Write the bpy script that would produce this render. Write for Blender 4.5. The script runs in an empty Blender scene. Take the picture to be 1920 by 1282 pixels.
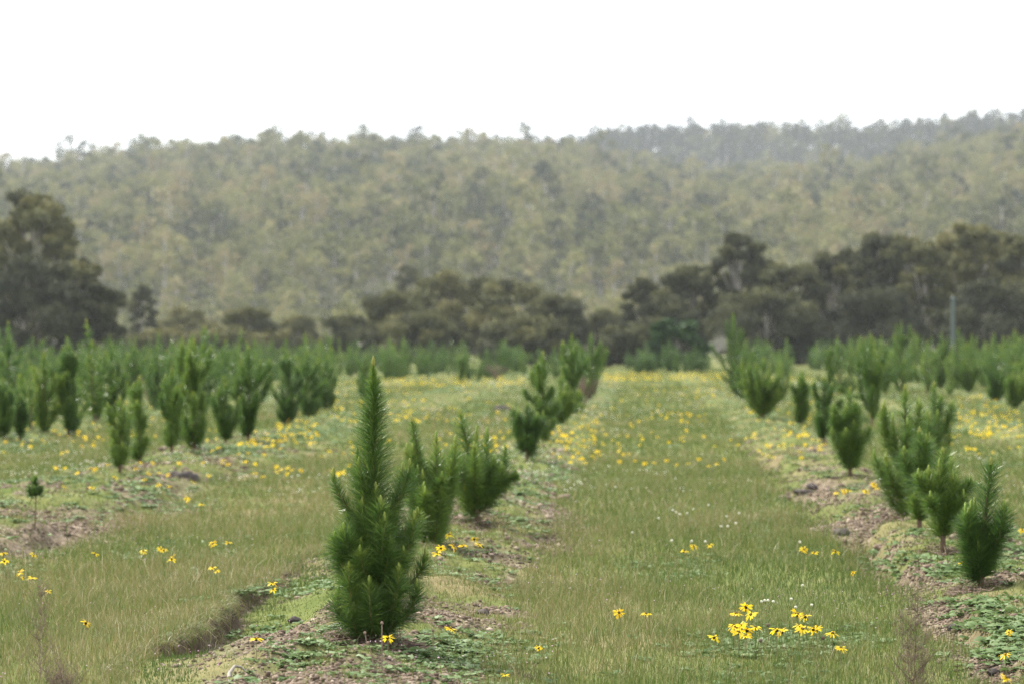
import bpy, math
import numpy as np
from mathutils import Vector

# ------------------------------------------------------------------ camera, sky, sun, exposure
F, CX, HZ, CAMH = 5333.3, 960.0, 650.0, 1.1          # focal length in photo pixels, principal column, horizon row, eye height
scene = bpy.context.scene
cd = bpy.data.cameras.new("camera")
cd.lens = 100.0; cd.sensor_width = 36.0; cd.clip_start = 0.1; cd.clip_end = 6000.0
cd.dof.use_dof = True; cd.dof.focus_distance = 10.4; cd.dof.aperture_fstop = 4.5; cd.dof.aperture_blades = 9
cam = bpy.data.objects.new("camera", cd); scene.collection.objects.link(cam)
cam.location = (0, 0, CAMH); cam.rotation_euler = (math.radians(90) + math.atan(9 / F), 0, 0)
scene.camera = cam

SUN_EL, SUN_AZ = 50.0, -56.0                         # azimuth clockwise from +Y
w = bpy.data.worlds.new("World"); scene.world = w; w.use_nodes = True
nt = w.node_tree; nt.nodes.clear()
out = nt.nodes.new('ShaderNodeOutputWorld'); bg = nt.nodes.new('ShaderNodeBackground')
sky = nt.nodes.new('ShaderNodeTexSky'); sky.sky_type = 'NISHITA'; sky.sun_disc = False
sky.sun_elevation = math.radians(SUN_EL); sky.sun_rotation = math.radians(SUN_AZ)
sky.air_density = 1.0; sky.dust_density = 2.5; sky.ozone_density = 1.0
# thin bright cloud veil over the blue
tc = nt.nodes.new('ShaderNodeTexCoord'); mp = nt.nodes.new('ShaderNodeMapping'); mp.inputs['Scale'].default_value = (1, 1, 3.5)
nz = nt.nodes.new('ShaderNodeTexNoise'); nz.inputs['Scale'].default_value = 2.6; nz.inputs['Detail'].default_value = 6
cr = nt.nodes.new('ShaderNodeValToRGB')
cr.color_ramp.elements[0].position = .25; cr.color_ramp.elements[0].color = (7.6, 7.9, 8.3, 1)
cr.color_ramp.elements[1].position = .75; cr.color_ramp.elements[1].color = (9.2, 9.3, 9.4, 1)
mx = nt.nodes.new('ShaderNodeMix'); mx.data_type = 'RGBA'; mx.inputs[0].default_value = 0.88
nt.links.new(tc.outputs['Generated'], mp.inputs[0]); nt.links.new(mp.outputs[0], nz.inputs['Vector'])
nt.links.new(nz.outputs[0], cr.inputs[0]); nt.links.new(sky.outputs[0], mx.inputs[6]); nt.links.new(cr.outputs[0], mx.inputs[7])
nt.links.new(mx.outputs[2], bg.inputs[0]); bg.inputs[1].default_value = 0.12; nt.links.new(bg.outputs[0], out.inputs[0])

sl = bpy.data.lights.new("sun", 'SUN'); sl.energy = 4.6; sl.angle = math.radians(1.2); sl.color = (1.0, 0.95, 0.86)
sun = bpy.data.objects.new("sun", sl); scene.collection.objects.link(sun)
sa, se = math.radians(SUN_AZ), math.radians(SUN_EL)
sd = Vector((math.sin(sa) * math.cos(se), math.cos(sa) * math.cos(se), math.sin(se)))
sun.rotation_euler = sd.to_track_quat('Z', 'Y').to_euler(); sun.location = sd * 50
vs = scene.view_settings; vs.view_transform = 'Standard'; vs.look = 'None'; vs.gamma = 1.0; vs.use_curve_mapping = False
vs.exposure = 0.85
scene.cycles.max_bounces = 6; scene.cycles.diffuse_bounces = 3; scene.cycles.transmission_bounces = 4
scene.cycles.volume_bounces = 1; scene.cycles.use_denoising = True; scene.cycles.denoising_prefilter = 'NONE'
scene.cycles.sample_clamp_indirect = 4.0; scene.cycles.sample_clamp_direct = 3.0

# ------------------------------------------------------------------ helpers
R = np.random.default_rng(11)
COL = scene.collection

def tag(o, label=None, cat=None, group=None, kind=None):
    if label: o['label'] = label
    if cat: o['category'] = cat
    if group: o['group'] = group
    if kind: o['kind'] = kind
    return o

def empty(name, loc, rz=0.0, s=1.0):
    o = bpy.data.objects.new(name, None); o.empty_display_size = .1
    o.location = loc; o.rotation_euler = (0, 0, rz); o.scale = (s, s, s); COL.objects.link(o); return o

class MB:
    """collects vertex / face arrays (faces of 3 or 4 corners) and a per-vertex tint"""
    def __init__(s): s.v = []; s.q = []; s.t = []; s.c = []; s.n = 0
    def add(s, v, q=None, t=None, c=0.0):
        v = np.asarray(v, float).reshape(-1, 3)
        if q is not None and len(q): s.q.append(np.asarray(q, int).reshape(-1, 4) + s.n)
        if t is not None and len(t): s.t.append(np.asarray(t, int).reshape(-1, 3) + s.n)
        s.v.append(v); s.c.append(np.broadcast_to(np.asarray(c, float), (len(v),)).copy()); s.n += len(v); return s
    def merge(s, o, M=None, off=(0, 0, 0), dc=0.0):
        a = o.arrays(); v = a[0] if M is None else a[0] @ np.asarray(M).T
        return s.add(v + np.asarray(off), a[1], a[2], a[3] + dc)
    def arrays(s):
        if getattr(s, 'k', None) and s.k[0] == s.n: return s.k[1]
        v = np.concatenate(s.v) if s.v else np.zeros((0, 3))
        q = np.concatenate(s.q) if s.q else np.zeros((0, 4), int)
        t = np.concatenate(s.t) if s.t else np.zeros((0, 3), int)
        s.k = (s.n, (v, q, t, (np.concatenate(s.c) if s.c else np.zeros(0)))); return s.k[1]
    def mesh(s, name, mat, smooth=False):
        v, q, t, c = s.arrays()
        me = bpy.data.meshes.new(name)
        me.vertices.add(len(v)); me.vertices.foreach_set('co', v.astype('f').ravel())
        li = np.concatenate([q.ravel(), t.ravel()]).astype('i'); nq, ntr = len(q), len(t)
        me.loops.add(len(li)); me.loops.foreach_set('vertex_index', li)
        me.polygons.add(nq + ntr)
        ls = np.concatenate([np.arange(nq) * 4, nq * 4 + np.arange(ntr) * 3]).astype('i')
        me.polygons.foreach_set('loop_start', ls)
        if smooth: me.polygons.foreach_set('use_smooth', np.ones(nq + ntr, bool))
        at = me.attributes.new('tint', 'FLOAT', 'POINT'); at.data.foreach_set('value', c.astype('f'))
        me.materials.append(mat); me.update(calc_edges=True); return me
    def build(s, name, mat, parent=None, smooth=False, loc=None):
        o = bpy.data.objects.new(name, s.mesh(name, mat, smooth)); COL.objects.link(o)
        if parent: o.parent = parent
        if loc is not None: o.location = loc
        return o

def copy_tree(o, parent=None):
    c = o.copy(); COL.objects.link(c); c.parent = parent
    for ch in o.children: copy_tree(ch, c)
    return c

_T = np.random.default_rng(5).random((256, 256))
def vn(x, y):
    x = np.asarray(x, float); y = np.asarray(y, float); x, y = np.broadcast_arrays(x, y)
    xi = np.floor(x).astype(int); yi = np.floor(y).astype(int); fx = x - xi; fy = y - yi
    fx = fx * fx * (3 - 2 * fx); fy = fy * fy * (3 - 2 * fy)
    g = lambda a, b: _T[a & 255, b & 255]
    return (g(xi, yi) * (1 - fx) + g(xi + 1, yi) * fx) * (1 - fy) + (g(xi, yi + 1) * (1 - fx) + g(xi + 1, yi + 1) * fx) * fy
def S(t): t = np.clip(t, 0, 1); return t * t * (3 - 2 * t)

# ------------------------------------------------------------------ terrain functions
ROWS = [(-13.4, .5), (-10.4, .5), (-7.5, .5), (-4.15, .75), (-1.0, .42), (1.68, .42), (4.7, .5), (7.6, .5), (10.5, .5), (13.4, .5)]
def uof(x, y):
    return x - 0.045 * y + 0.13 * (vn(y * .9, 7.3) - .5) + 0.06 * (vn(y * 3.1, 2.3) - .5) + .05 * (vn(y * 8.0, x * 4) - .5)
def soil_raw(x, y):
    u = uof(x, y); m = 0
    for u0, wd in ROWS: m = np.maximum(m, np.exp(-((u - u0) / (wd * 1.15)) ** 4))
    n = .5 * vn(x * 2.3 + 9, y * 1.5) + .3 * vn(x * 6, y * 4 + 3) + .2 * vn(x * 15, y * 11)
    return m, n
PATCH = []
def soil(x, y):
    m, n = soil_raw(x, y)
    far = 1 - S((y - 17) / 16) * .78
    s = np.clip(m * S((n - .42) / .22) * far, 0, 1)
    for cx_, cy_, rx, ry in PATCH:
        q = np.exp(-(((x - cx_) / rx) ** 2 + ((y - cy_) / ry) ** 2) ** 1.5); s = np.maximum(s, q * S((n - .28) / .2))
    return s
def Hf(x, y):
    x = np.asarray(x, float); y = np.asarray(y, float)
    u = uof(x, y); h = .05 * (vn(x * .35 + 4, y * .22) - .5)
    for u0, wd in ROWS: h = h + .10 * np.exp(-((u - u0) / wd) ** 2)
    k = (1 - .75 * S((y - 11.9) / 1.2)) * (1 - S((y - 14) / 2)) * S((y - 9.9) / .4) * (.25 + .75 * S((vn(y * 2.6 + 3, 51.5) - .25) / .3))
    h = h - .095 * k * S((u + 1.72) / .05) * (1 - S((u + 1.50) / .34)) + .025 * k * np.exp(-((u + 1.78) / .09) ** 2)
    h = h + .05 * k * np.exp(-((u + 1.68) / .08) ** 2) * (vn(x * 22, y * 20) - .5)
    p = S((vn(y * 1.6, 11.5) - .35) / .2) * (1 - S((y - 26) / 6))
    h = h - .09 * p * S((u - 1.02) / .1) * (1 - S((u - 1.24) / .10)) + .03 * p * np.exp(-((u - 1.34) / .12) ** 2)
    p2 = S((vn(y * .9, 31.5) - .4) / .2) * (1 - S((y - 24) / 6))
    h = h - .07 * p2 * S((u + 3.5) / .12) * (1 - S((u + 3.3) / .25)) + .04 * p2 * np.exp(-((u + 3.7) / .2) ** 2)
    m, n = soil_raw(x, y)
    m = m * (1 - S((y - 40) / 40))
    h = h + m * (.07 * (vn(x * 4.3, y * 3.3 + 5) - .5) + .035 * (vn(x * 13, y * 10) - .5) + .022 * (vn(x * 27, y * 24) - .5))
    return h * (1 - S((y - 140) / 100))
def at(px, py):
    """the ground point a photo pixel looks at"""
    d = F * CAMH / (py - HZ)
    for _ in range(25): 
        z = float(Hf((px - CX) / F * d, d)); d = .5 * d + .5 * F * (CAMH - z) / (py - HZ)
    x = (px - CX) / F * d
    return x, d, float(Hf(x, d))

# bare patches of crumbled soil seen in the photo: centre and half size in its pixels
for px, py, rx, ry in [(110, 1000, 150, 34), (265, 948, 90, 16), (40, 1045, 60, 18), (1040, 965, 50, 30), (1000, 1015, 70, 22), (930, 1150, 80, 30), (840, 1165, 90, 22), (560, 1212, 80, 14), (1545, 925, 70, 26), (1600, 985, 80, 22), (1660, 1045, 70, 20),
                       (1720, 1100, 70, 18), (1850, 1245, 70, 45), (1770, 1150, 60, 18), (1880, 1080, 60, 14), (700, 1215, 60, 12), (1650, 915, 50, 12), (950, 1085, 50, 14)]:
    x, y, z = at(px, py); PATCH.append((x, y, rx / F * y, ry * y * y / (F * CAMH)))

# ------------------------------------------------------------------ materials
def mat(name, cols, rough=.6, spec=.3, transl=0.0, rnd=.0, noise=None, bump=None, metal=0.0):
    """cols: ramp [(pos, rgb)] driven by the tint attribute, with optional per-object shift"""
    m = bpy.data.materials.new(name); m.use_nodes = True; n = m.node_tree; n.nodes.clear(); L = n.links.new
    o = n.nodes.new('ShaderNodeOutputMaterial'); p = n.nodes.new('ShaderNodeBsdfPrincipled')
    p.inputs['Roughness'].default_value = rough; p.inputs['Specular IOR Level'].default_value = spec; p.inputs['Metallic'].default_value = metal
    a = n.nodes.new('ShaderNodeAttribute'); a.attribute_name = 'tint'; fac = a.outputs['Fac']
    if rnd:
        oi = n.nodes.new('ShaderNodeObjectInfo'); ma = n.nodes.new('ShaderNodeMath'); ma.operation = 'MULTIPLY_ADD'
        L(oi.outputs['Random'], ma.inputs[0]); ma.inputs[1].default_value = rnd; L(fac, ma.inputs[2])
        mb = n.nodes.new('ShaderNodeMath'); mb.operation = 'SUBTRACT'; L(ma.outputs[0], mb.inputs[0]); mb.inputs[1].default_value = rnd / 2; fac = mb.outputs[0]
    if noise:
        g = n.nodes.new('ShaderNodeNewGeometry'); t = n.nodes.new('ShaderNodeTexNoise'); t.inputs['Scale'].default_value = noise[0]; t.inputs['Detail'].default_value = 5
        L(g.outputs['Position'], t.inputs['Vector'])
        mc = n.nodes.new('ShaderNodeMath'); mc.operation = 'MULTIPLY_ADD'; L(t.outputs[0], mc.inputs[0]); mc.inputs[1].default_value = noise[1]; L(fac, mc.inputs[2])
        md = n.nodes.new('ShaderNodeMath'); md.operation = 'SUBTRACT'; L(mc.outputs[0], md.inputs[0]); md.inputs[1].default_value = noise[1] / 2; fac = md.outputs[0]
        if bump:
            b = n.nodes.new('ShaderNodeBump'); b.inputs['Strength'].default_value = bump; b.inputs['Distance'].default_value = .01
            L(t.outputs[0], b.inputs['Height']); L(b.outputs[0], p.inputs['Normal'])
    r = n.nodes.new('ShaderNodeValToRGB'); e = r.color_ramp.elements
    while len(e) < len(cols): e.new(.5)
    for k, (ps, c) in enumerate(cols): e[k].position = ps; e[k].color = (*c, 1)
    L(fac, r.inputs[0]); L(r.outputs[0], p.inputs['Base Color'])
    if transl:
        tr = n.nodes.new('ShaderNodeBsdfTranslucent'); mxs = n.nodes.new('ShaderNodeMixShader'); mxs.inputs[0].default_value = transl
        L(r.outputs[0], tr.inputs[0]); L(p.outputs[0], mxs.inputs[1]); L(tr.outputs[0], mxs.inputs[2]); L(mxs.outputs[0], o.inputs[0])
    else: L(p.outputs[0], o.inputs[0])
    return m

M_needle = mat('pine_needles', [(0, (.032, .070, .018)), (.45, (.084, .170, .032)), (.8, (.18, .27, .048)), (1, (.32, .37, .07))], .33, .6, .32, .28)
M_bud = mat('bud', [(0, (.17, .27, .04)), (1, (.30, .27, .07))], .6, .3, .2)
M_bark = mat('pine_bark', [(0, (.09, .06, .04)), (1, (.17, .12, .07))], .8, .2, 0, 0, (60, .8), .5)
M_shoot = mat('green_stem', [(0, (.14, .10, .05)), (1, (.17, .19, .05))], .6, .3)
M_grass = mat('grass', [(0, (.055, .100, .018)), (.35, (.112, .155, .034)), (.6, (.18, .185, .062)), (.82, (.26, .20, .10)), (1, (.44, .40, .26))], .5, .35, .38)
M_leaf = mat('herb_leaf', [(0, (.06, .12, .03)), (.5, (.13, .20, .065)), (1, (.26, .33, .17))], .55, .35, .3)
M_clod = mat('clods', [(0, (.07, .05, .038)), (.45, (.20, .152, .115)), (1, (.44, .36, .29))], .95, .1)
M_petal = mat('petal', [(0, (.80, .46, .012)), (1, (.93, .74, .04))], .5, .2, .45, .3)
M_disc = mat('flower_disc', [(0, (.03, .025, .012)), (1, (.16, .11, .02))], .8, .1)
M_stem = mat('flower_stem', [(0, (.10, .13, .05)), (1, (.22, .19, .10))], .6, .2)
M_white = mat('clover_white', [(0, (.62, .60, .46)), (1, (.80, .78, .70))], .8, .1, .2)
M_pink = mat('tiny_pink', [(0, (.60, .35, .50)), (1, (.80, .66, .72))], .8, .1, .3)
M_gum = mat('gum_leaves', [(0, (.035, .046, .030)), (.3, (.072, .084, .038)), (.55, (.15, .162, .060)), (.8, (.25, .25, .10)), (1, (.25, .215, .11))], .8, .1, .25, .5)
M_dark = mat('dark_leaves', [(0, (.034, .040, .027)), (.4, (.064, .070, .038)), (.7, (.115, .120, .055)), (1, (.19, .178, .075))], .75, .15, .18, .25)
M_wood = mat('gum_trunk', [(0, (.22, .20, .18)), (1, (.52, .49, .45))], .85, .1, 0, .5, (3, .5), .2)
M_dry = mat('dry_stem', [(0, (.09, .06, .05)), (1, (.24, .18, .14))], .8, .1)
M_stone = mat('stone', [(0, (.035, .03, .03)), (1, (.13, .11, .10))], .9, .2, 0, 0, (25, 1.2), .6)
M_stick = mat('bleached_wood', [(0, (.16, .14, .12)), (1, (.34, .31, .27))], .8, .2, 0, 0, (50, .9), .5)
M_post = mat('steel_post', [(0, (.06, .085, .085)), (1, (.10, .13, .13))], .5, .4, 0, 0, (8, .8))
M_fern = mat('bush_leaves', [(0, (.016, .035, .014)), (.5, (.032, .075, .022)), (1, (.07, .13, .035))], .5, .3, .2)

def ground_mat():
    m = bpy.data.materials.new('paddock_ground'); m.use_nodes = True; n = m.node_tree; L = n.links.new
    p = n.nodes['Principled BSDF']; p.inputs['Roughness'].default_value = .95; p.inputs['Specular IOR Level'].default_value = .1
    g = n.nodes.new('ShaderNodeNewGeometry')
    def noi(sc, det=6):
        t = n.nodes.new('ShaderNodeTexNoise'); t.inputs['Scale'].default_value = sc; t.inputs['Detail'].default_value = det; L(g.outputs['Position'], t.inputs['Vector']); return t.outputs[0]
    def ramp(src, cols):
        r = n.nodes.new('ShaderNodeValToRGB'); e = r.color_ramp.elements
        while len(e) < len(cols): e.new(.5)
        for k, (ps, c) in enumerate(cols): e[k].position = ps; e[k].color = (*c, 1)
        L(src, r.inputs[0]); return r.outputs[0]
    so = ramp(noi(22), [(.30, (.06, .045, .033)), (.5, (.15, .113, .082)), (.7, (.29, .235, .18))])
    gr = ramp(noi(1.3), [(.3, (.085, .115, .03)), (.5, (.13, .15, .045)), (.68, (.20, .17, .085))])
    a = n.nodes.new('ShaderNodeAttribute'); a.attribute_name = 'tint'
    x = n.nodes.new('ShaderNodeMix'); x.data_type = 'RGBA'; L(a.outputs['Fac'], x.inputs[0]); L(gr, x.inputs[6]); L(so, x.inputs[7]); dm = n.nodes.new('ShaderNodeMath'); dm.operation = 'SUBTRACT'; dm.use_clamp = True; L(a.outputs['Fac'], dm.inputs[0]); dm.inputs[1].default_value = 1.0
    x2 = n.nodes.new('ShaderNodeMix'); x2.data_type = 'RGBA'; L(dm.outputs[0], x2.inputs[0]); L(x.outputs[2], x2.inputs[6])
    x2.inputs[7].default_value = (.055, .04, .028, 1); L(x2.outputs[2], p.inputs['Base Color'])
    b = n.nodes.new('ShaderNodeBump'); b.inputs['Strength'].default_value = .7; b.inputs['Distance'].default_value = .02; L(noi(38), b.inputs['Height']); L(b.outputs[0], p.inputs['Normal'])
    return m

# ------------------------------------------------------------------ ground sheet
def axis(a, b, step, lo, hi, g=1.09):
    c = list(np.arange(a, b, step)); s = step; v = b
    while v < hi: c.append(v); s *= g; v += s
    c.append(hi); s = step; v = a - step; l = []
    while v > lo: l.append(v); s *= g; v -= s
    l.append(lo); return np.array(l[::-1] + c)
gx = axis(-3.4, 3.4, .022, -1500, 1500, 1.045); gy = axis(8.2, 18, .024, -60, 3000, 1.02)
X, Y = np.meshgrid(gx, gy); Z = Hf(X, Y); nx, ny = len(gx), len(gy)
idx = np.arange(nx * ny).reshape(ny, nx)
q = np.stack([idx[:-1, :-1], idx[:-1, 1:], idx[1:, 1:], idx[1:, :-1]], -1).reshape(-1, 4)
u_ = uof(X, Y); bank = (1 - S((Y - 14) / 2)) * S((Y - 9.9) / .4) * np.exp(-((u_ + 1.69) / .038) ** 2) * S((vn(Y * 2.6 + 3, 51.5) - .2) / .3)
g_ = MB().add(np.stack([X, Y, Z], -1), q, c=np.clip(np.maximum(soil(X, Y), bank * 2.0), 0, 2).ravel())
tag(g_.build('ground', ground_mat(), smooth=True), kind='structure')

# ------------------------------------------------------------------ hills
RX = [-200, 0, 200, 400, 700, 950, 1130, 1280, 1450, 1600, 1750, 1920, 2200]
RY = [312, 300, 272, 252, 246, 250, 266, 300, 300, 286, 258, 216, 180]
def hillz(x, y):
    px = CX + F * x / y
    top = (HZ - np.interp(px, RX, RY)) / F
    y1 = 980 + 60 * (vn(x * .006, 3.2) - .5)
    zr = top * y1 - 13.5
    z = zr * np.clip((y - 440) / (y1 - 440), 0, 1) ** .93
    z = z + 3.0 * (vn(x * .02, y * .014) - .5) * S((y - 440) / 100)
    return np.where(y > y1, zr - (y - y1) * .10, z) - .3 * (1 - S((y - 440) / 30))
BX = [700, 900, 1050, 1180, 1290, 1450, 1600, 1750, 1920, 2300]; BY = [275, 256, 238, 220, 213, 211, 211, 203, 186, 160]
def backz(x, y):
    px = CX + F * x / y
    zr = (HZ - np.interp(px, BX, BY)) / F * 1380 - 14
    return zr * np.clip((y - 1060) / 320, 0, 1) ** .9 - np.where(y > 1390, (y - 1390) * .08, 0) - 2
M_hill = mat('forest_floor', [(0, (.05, .05, .03)), (1, (.09, .085, .05))], .95, .1, 0, 0, (.05, 1))
def grid_obj(name, x0, x1, y0, y1, st, fn):
    X, Y = np.meshgrid(np.arange(x0, x1, st), np.arange(y0, y1, st)); Z = fn(X, Y); ny, nx = X.shape
    i = np.arange(nx * ny).reshape(ny, nx); q = np.stack([i[:-1, :-1], i[:-1, 1:], i[1:, 1:], i[1:, :-1]], -1).reshape(-1, 4)
    tag(MB().add(np.stack([X, Y, Z], -1), q).build(name, M_hill, smooth=True), kind='structure')
grid_obj('hill', -420, 420, 425, 1180, 10, hillz)
grid_obj('hill', -150, 520, 1055, 1600, 14, backz)

# ------------------------------------------------------------------ generic shapes
def tube(pts, rad, n=6, cap=True):
    pts = np.asarray(pts, float); k = len(pts); rad = np.broadcast_to(rad, (k,))
    tg = np.gradient(pts, axis=0); tg /= np.linalg.norm(tg, axis=1)[:, None] + 1e-9
    ref = np.array([0.31, .17, .93]) if abs(tg[0, 2]) < .8 else np.array([.95, .2, .1])
    a = np.cross(tg, ref); a /= np.linalg.norm(a, axis=1)[:, None]; b = np.cross(tg, a)
    th = np.arange(n) / n * 2 * np.pi
    v = pts[:, None] + rad[:, None, None] * (a[:, None] * np.cos(th)[None, :, None] + b[:, None] * np.sin(th)[None, :, None])
    i = np.arange(k * n).reshape(k, n); j = np.roll(i, -1, 1)
    q = np.stack([i[:-1], j[:-1], j[1:], i[1:]], -1).reshape(-1, 4); v = v.reshape(-1, 3); t = []
    if cap:
        v = np.vstack([v, pts[-1] + tg[-1] * rad[-1]]); t = [(i[-1, m], j[-1, m], k * n) for m in range(n)]
    return v, q, t
def bez(p0, p1, p2, n):
    t = np.linspace(0, 1, n)[:, None]; return (1 - t) ** 2 * p0 + 2 * t * (1 - t) * p1 + t * t * p2
def unit(v): return v / (np.linalg.norm(v, axis=-1, keepdims=True) + 1e-9)

def needles(mb, pts, n, L, wd, t0, tone, r, droop=.0, tipyel=.5, ang=(.65, 1.6), taper=None):
    """n curved needles sprouting round a shoot's centre line"""
    k = len(pts); t = t0 + (1 - t0) * r.random(n) ** .85
    s = t * (k - 1); i = np.minimum(s.astype(int), k - 2); f = (s - i)[:, None]
    base = pts[i] * (1 - f) + pts[i + 1] * f
    tg = unit(np.gradient(pts, axis=0)); td = unit(tg[i] * (1 - f) + tg[i + 1] * f)
    rr = r.normal(size=(n, 3)); rad = unit(rr - (rr * td).sum(1)[:, None] * td)
    tipf = S((t - .80) / .2)[:, None]
    sp = (r.uniform(ang[0], ang[1], n)[:, None]) * (1 - .72 * tipf)
    d0 = unit(td + rad * sp)
    Ln = (L * r.uniform(.7, 1.12, n))[:, None] * (1 - .62 * tipf)
    if taper is not None: Ln = Ln * (1 - .72 * np.clip((t - taper) / (1 - taper), 0, 1) ** 1.5)[:, None]
    d0 = unit(d0 + r.normal(size=(n, 3)) * .16)
    bend = rad * r.uniform(-.05, .28, n)[:, None] - np.array([0, 0, 1.0]) * (droop * r.uniform(.3, 1.4, n))[:, None] + r.normal(size=(n, 3)) * .20
    mid = base + d0 * Ln * .5; tip = mid + unit(d0 + bend) * Ln * .5
    wv = unit(np.cross(d0, r.normal(size=(n, 3)))) * (wd * r.uniform(.7, 1.2, n)[:, None]) * .5
    v = np.stack([base - wv, base + wv, mid + wv * .9, mid - wv * .9, tip], 1).reshape(-1, 3)
    o = np.arange(n)[:, None] * 5
    c = tone + r.normal(size=n) * .17 + tipf[:, 0] * tipyel
    cc = np.clip(np.stack([c - .03, c - .03, c, c, c + .05], 1).ravel(), 0, 1)
    mb.add(v, o + np.array([[0, 1, 2, 3]]), o + np.array([[3, 2, 4]]), cc)

def shoot_specs(H, W, r, style, n):
    """(start, control, tip) of every side shoot, in metres, trunk at the origin"""
    out = []; bare = style.get('bare', .06) * .55; ga = r.random() * 6.28; top = style.get('top', .55)
    for i in range(n):
        a = ga + i * 2.39996 + r.normal() * .3
        f = (i + .5) / n
        z0 = H * (bare + (top - bare) * f)
        g = (z0 / H - bare) / (1 - bare)
        env = style.get('wf', 1.0) * (.62 + .38 * min(1, g * 4)) * (1 - .55 * max(0, g - .35))
        low = r.random() < .2
        if low: z0 = H * (bare * .6 + .08 * r.random())
        rho = (.55 if low else 1) * max(.04, W / 2 - .03) * env * r.uniform(.35, 1.12)
        if style.get('flat') is None: z1 = min(z0 + H * r.uniform(*style.get('rise', (.18, .36))), H * .93)
        else: z1 = z0 + (H * style['flat'] * r.uniform(.72, 1.12) - z0) * (r.uniform(.3, .9) if r.random() < .5 else 1)
        z1 = max(z1, z0 + .06); d = np.array([math.cos(a), math.sin(a) * .9, 0])
        out.append((np.array([0, 0, z0]), d * rho * r.uniform(.7, .95) + np.array([0, 0, z0 + .18 * (z1 - z0)]), d * rho * (1.06 - (.65 * max(0, z1 / H - .52) if style.get('flat') is None else .15 * r.random())) + np.array([0, 0, z1])))
    return out

ch_mb = {}
def pine(H, W, r, style={}, lod=0, name='pine_tree', nshoot=None, nper=None, explicit=None, wn=None, L=.095, tone=.42, lead=None):
    root = empty(name, (0, 0, 0))
    wn = wn or [.0019, .0025, .006, .013][lod]; nper = nper or [800, 520, 190, 70][lod]
    nshoot = nshoot if nshoot is not None else style.get('n', [22, 15, 12, 8][lod])
    lx, ly = style.get('lean', (0, 0))
    tr = bez(np.zeros(3), np.array([lx * .3, ly * .3, H * .5]), np.array([lx, ly, H * .975]), 14)
    mt = MB(); mt.add(*tube(tr[:-1], np.linspace(style.get('tr', .012 + H * .006), .003, 13), 7 if lod < 2 else 4), c=.3)
    mt.build('trunk', M_bark, root, True)
    rootm = MB()
    k0 = style.get('leadstart', .22); ls = tr[int(k0 * 13):]
    nl = int(nper * (H * (1 - k0)) / .32 * style.get('leadn', 1.0))
    needles(rootm, ls, nl, L * style.get('leadL', 1.0), wn, .0, tone, r, tipyel=.35, ang=style.get('ang', (.7, 1.6)), taper=style.get('taper'))
    fol = rootm
    specs = (explicit or []) + shoot_specs(H, W, r, style, nshoot)
    if lod >= 1:
        for (p0, p1, p2) in specs:
            s = p0[2] / H; p0 = p0 + np.array([lx * s, ly * s, 0]); pts = bez(p0, p1, p2, 8)
            ln = np.linalg.norm(np.diff(pts, axis=0), axis=1).sum()
            needles(fol, pts, int(nper * (.35 + ln / .35)), L * r.uniform(.8, 1.05), wn, .05, tone + r.normal() * .07, r, droop=.06, tipyel=.30)
            mt_ = None
            if lod == 1 or (lod == 2 and p2[2] > .72 * H):
                b = MB(); b.add(*tube(np.array([p2 - (p2 - pts[-2]) * .1, p2 + np.array([0, 0, .03 + .006 * lod])]), [.0058 + .001 * lod, .0045 + .001 * lod], 5), c=r.random() * .4)
                b.build('bud', M_bud, root)
            if lod == 1:
                b = MB(); b.add(*tube(pts, np.linspace(.006, .003, 8), 5), c=np.repeat(np.linspace(.1, .9, 8), 5).tolist() + [.9]); b.build('branch', M_shoot, root, True)
        fol.build('needles', M_needle, root); ch_mb[root.name] = fol
    else:
        fol.build('needles', M_needle, root)
        for j, (p0, p1, p2) in enumerate(specs):
            La = L * (.72 if j < 10 else 1)
            pts = bez(p0, p1, p2, 9); ln = np.linalg.norm(np.diff(pts, axis=0), axis=1).sum()
            b = MB(); b.add(*tube(pts, np.linspace(.0075, .0028, 9), 6), c=np.repeat(np.linspace(.0, .9, 9), 6).tolist() + [.9])
            bo = b.build('branch', M_shoot, root, True)
            nm = MB(); needles(nm, pts, int(nper * (.35 + ln / .33)), La * r.uniform(.8, 1.05), wn, .10, tone + r.normal() * .08, r, droop=.05, tipyel=.36)
            nm.build('needles', M_needle, bo)
            t = MB(); t.add(*tube(np.array([p2, p2 + np.array([0, 0, .022]), p2 + np.array([0, 0, .03])]), [.0058, .0052, .003], 6), c=r.random() * .5); t.build('bud', M_bud, bo)
    tp = tr[-1]; b = MB(); b.add(*tube(np.array([tp - [0, 0, .01], tp + [0, 0, .008], tp + [0, 0, .022]]), [.006 + .002 * lod, .006 + .002 * lod, .002], 6), c=.8); b.build('bud', M_bud, root)
    return root

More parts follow.
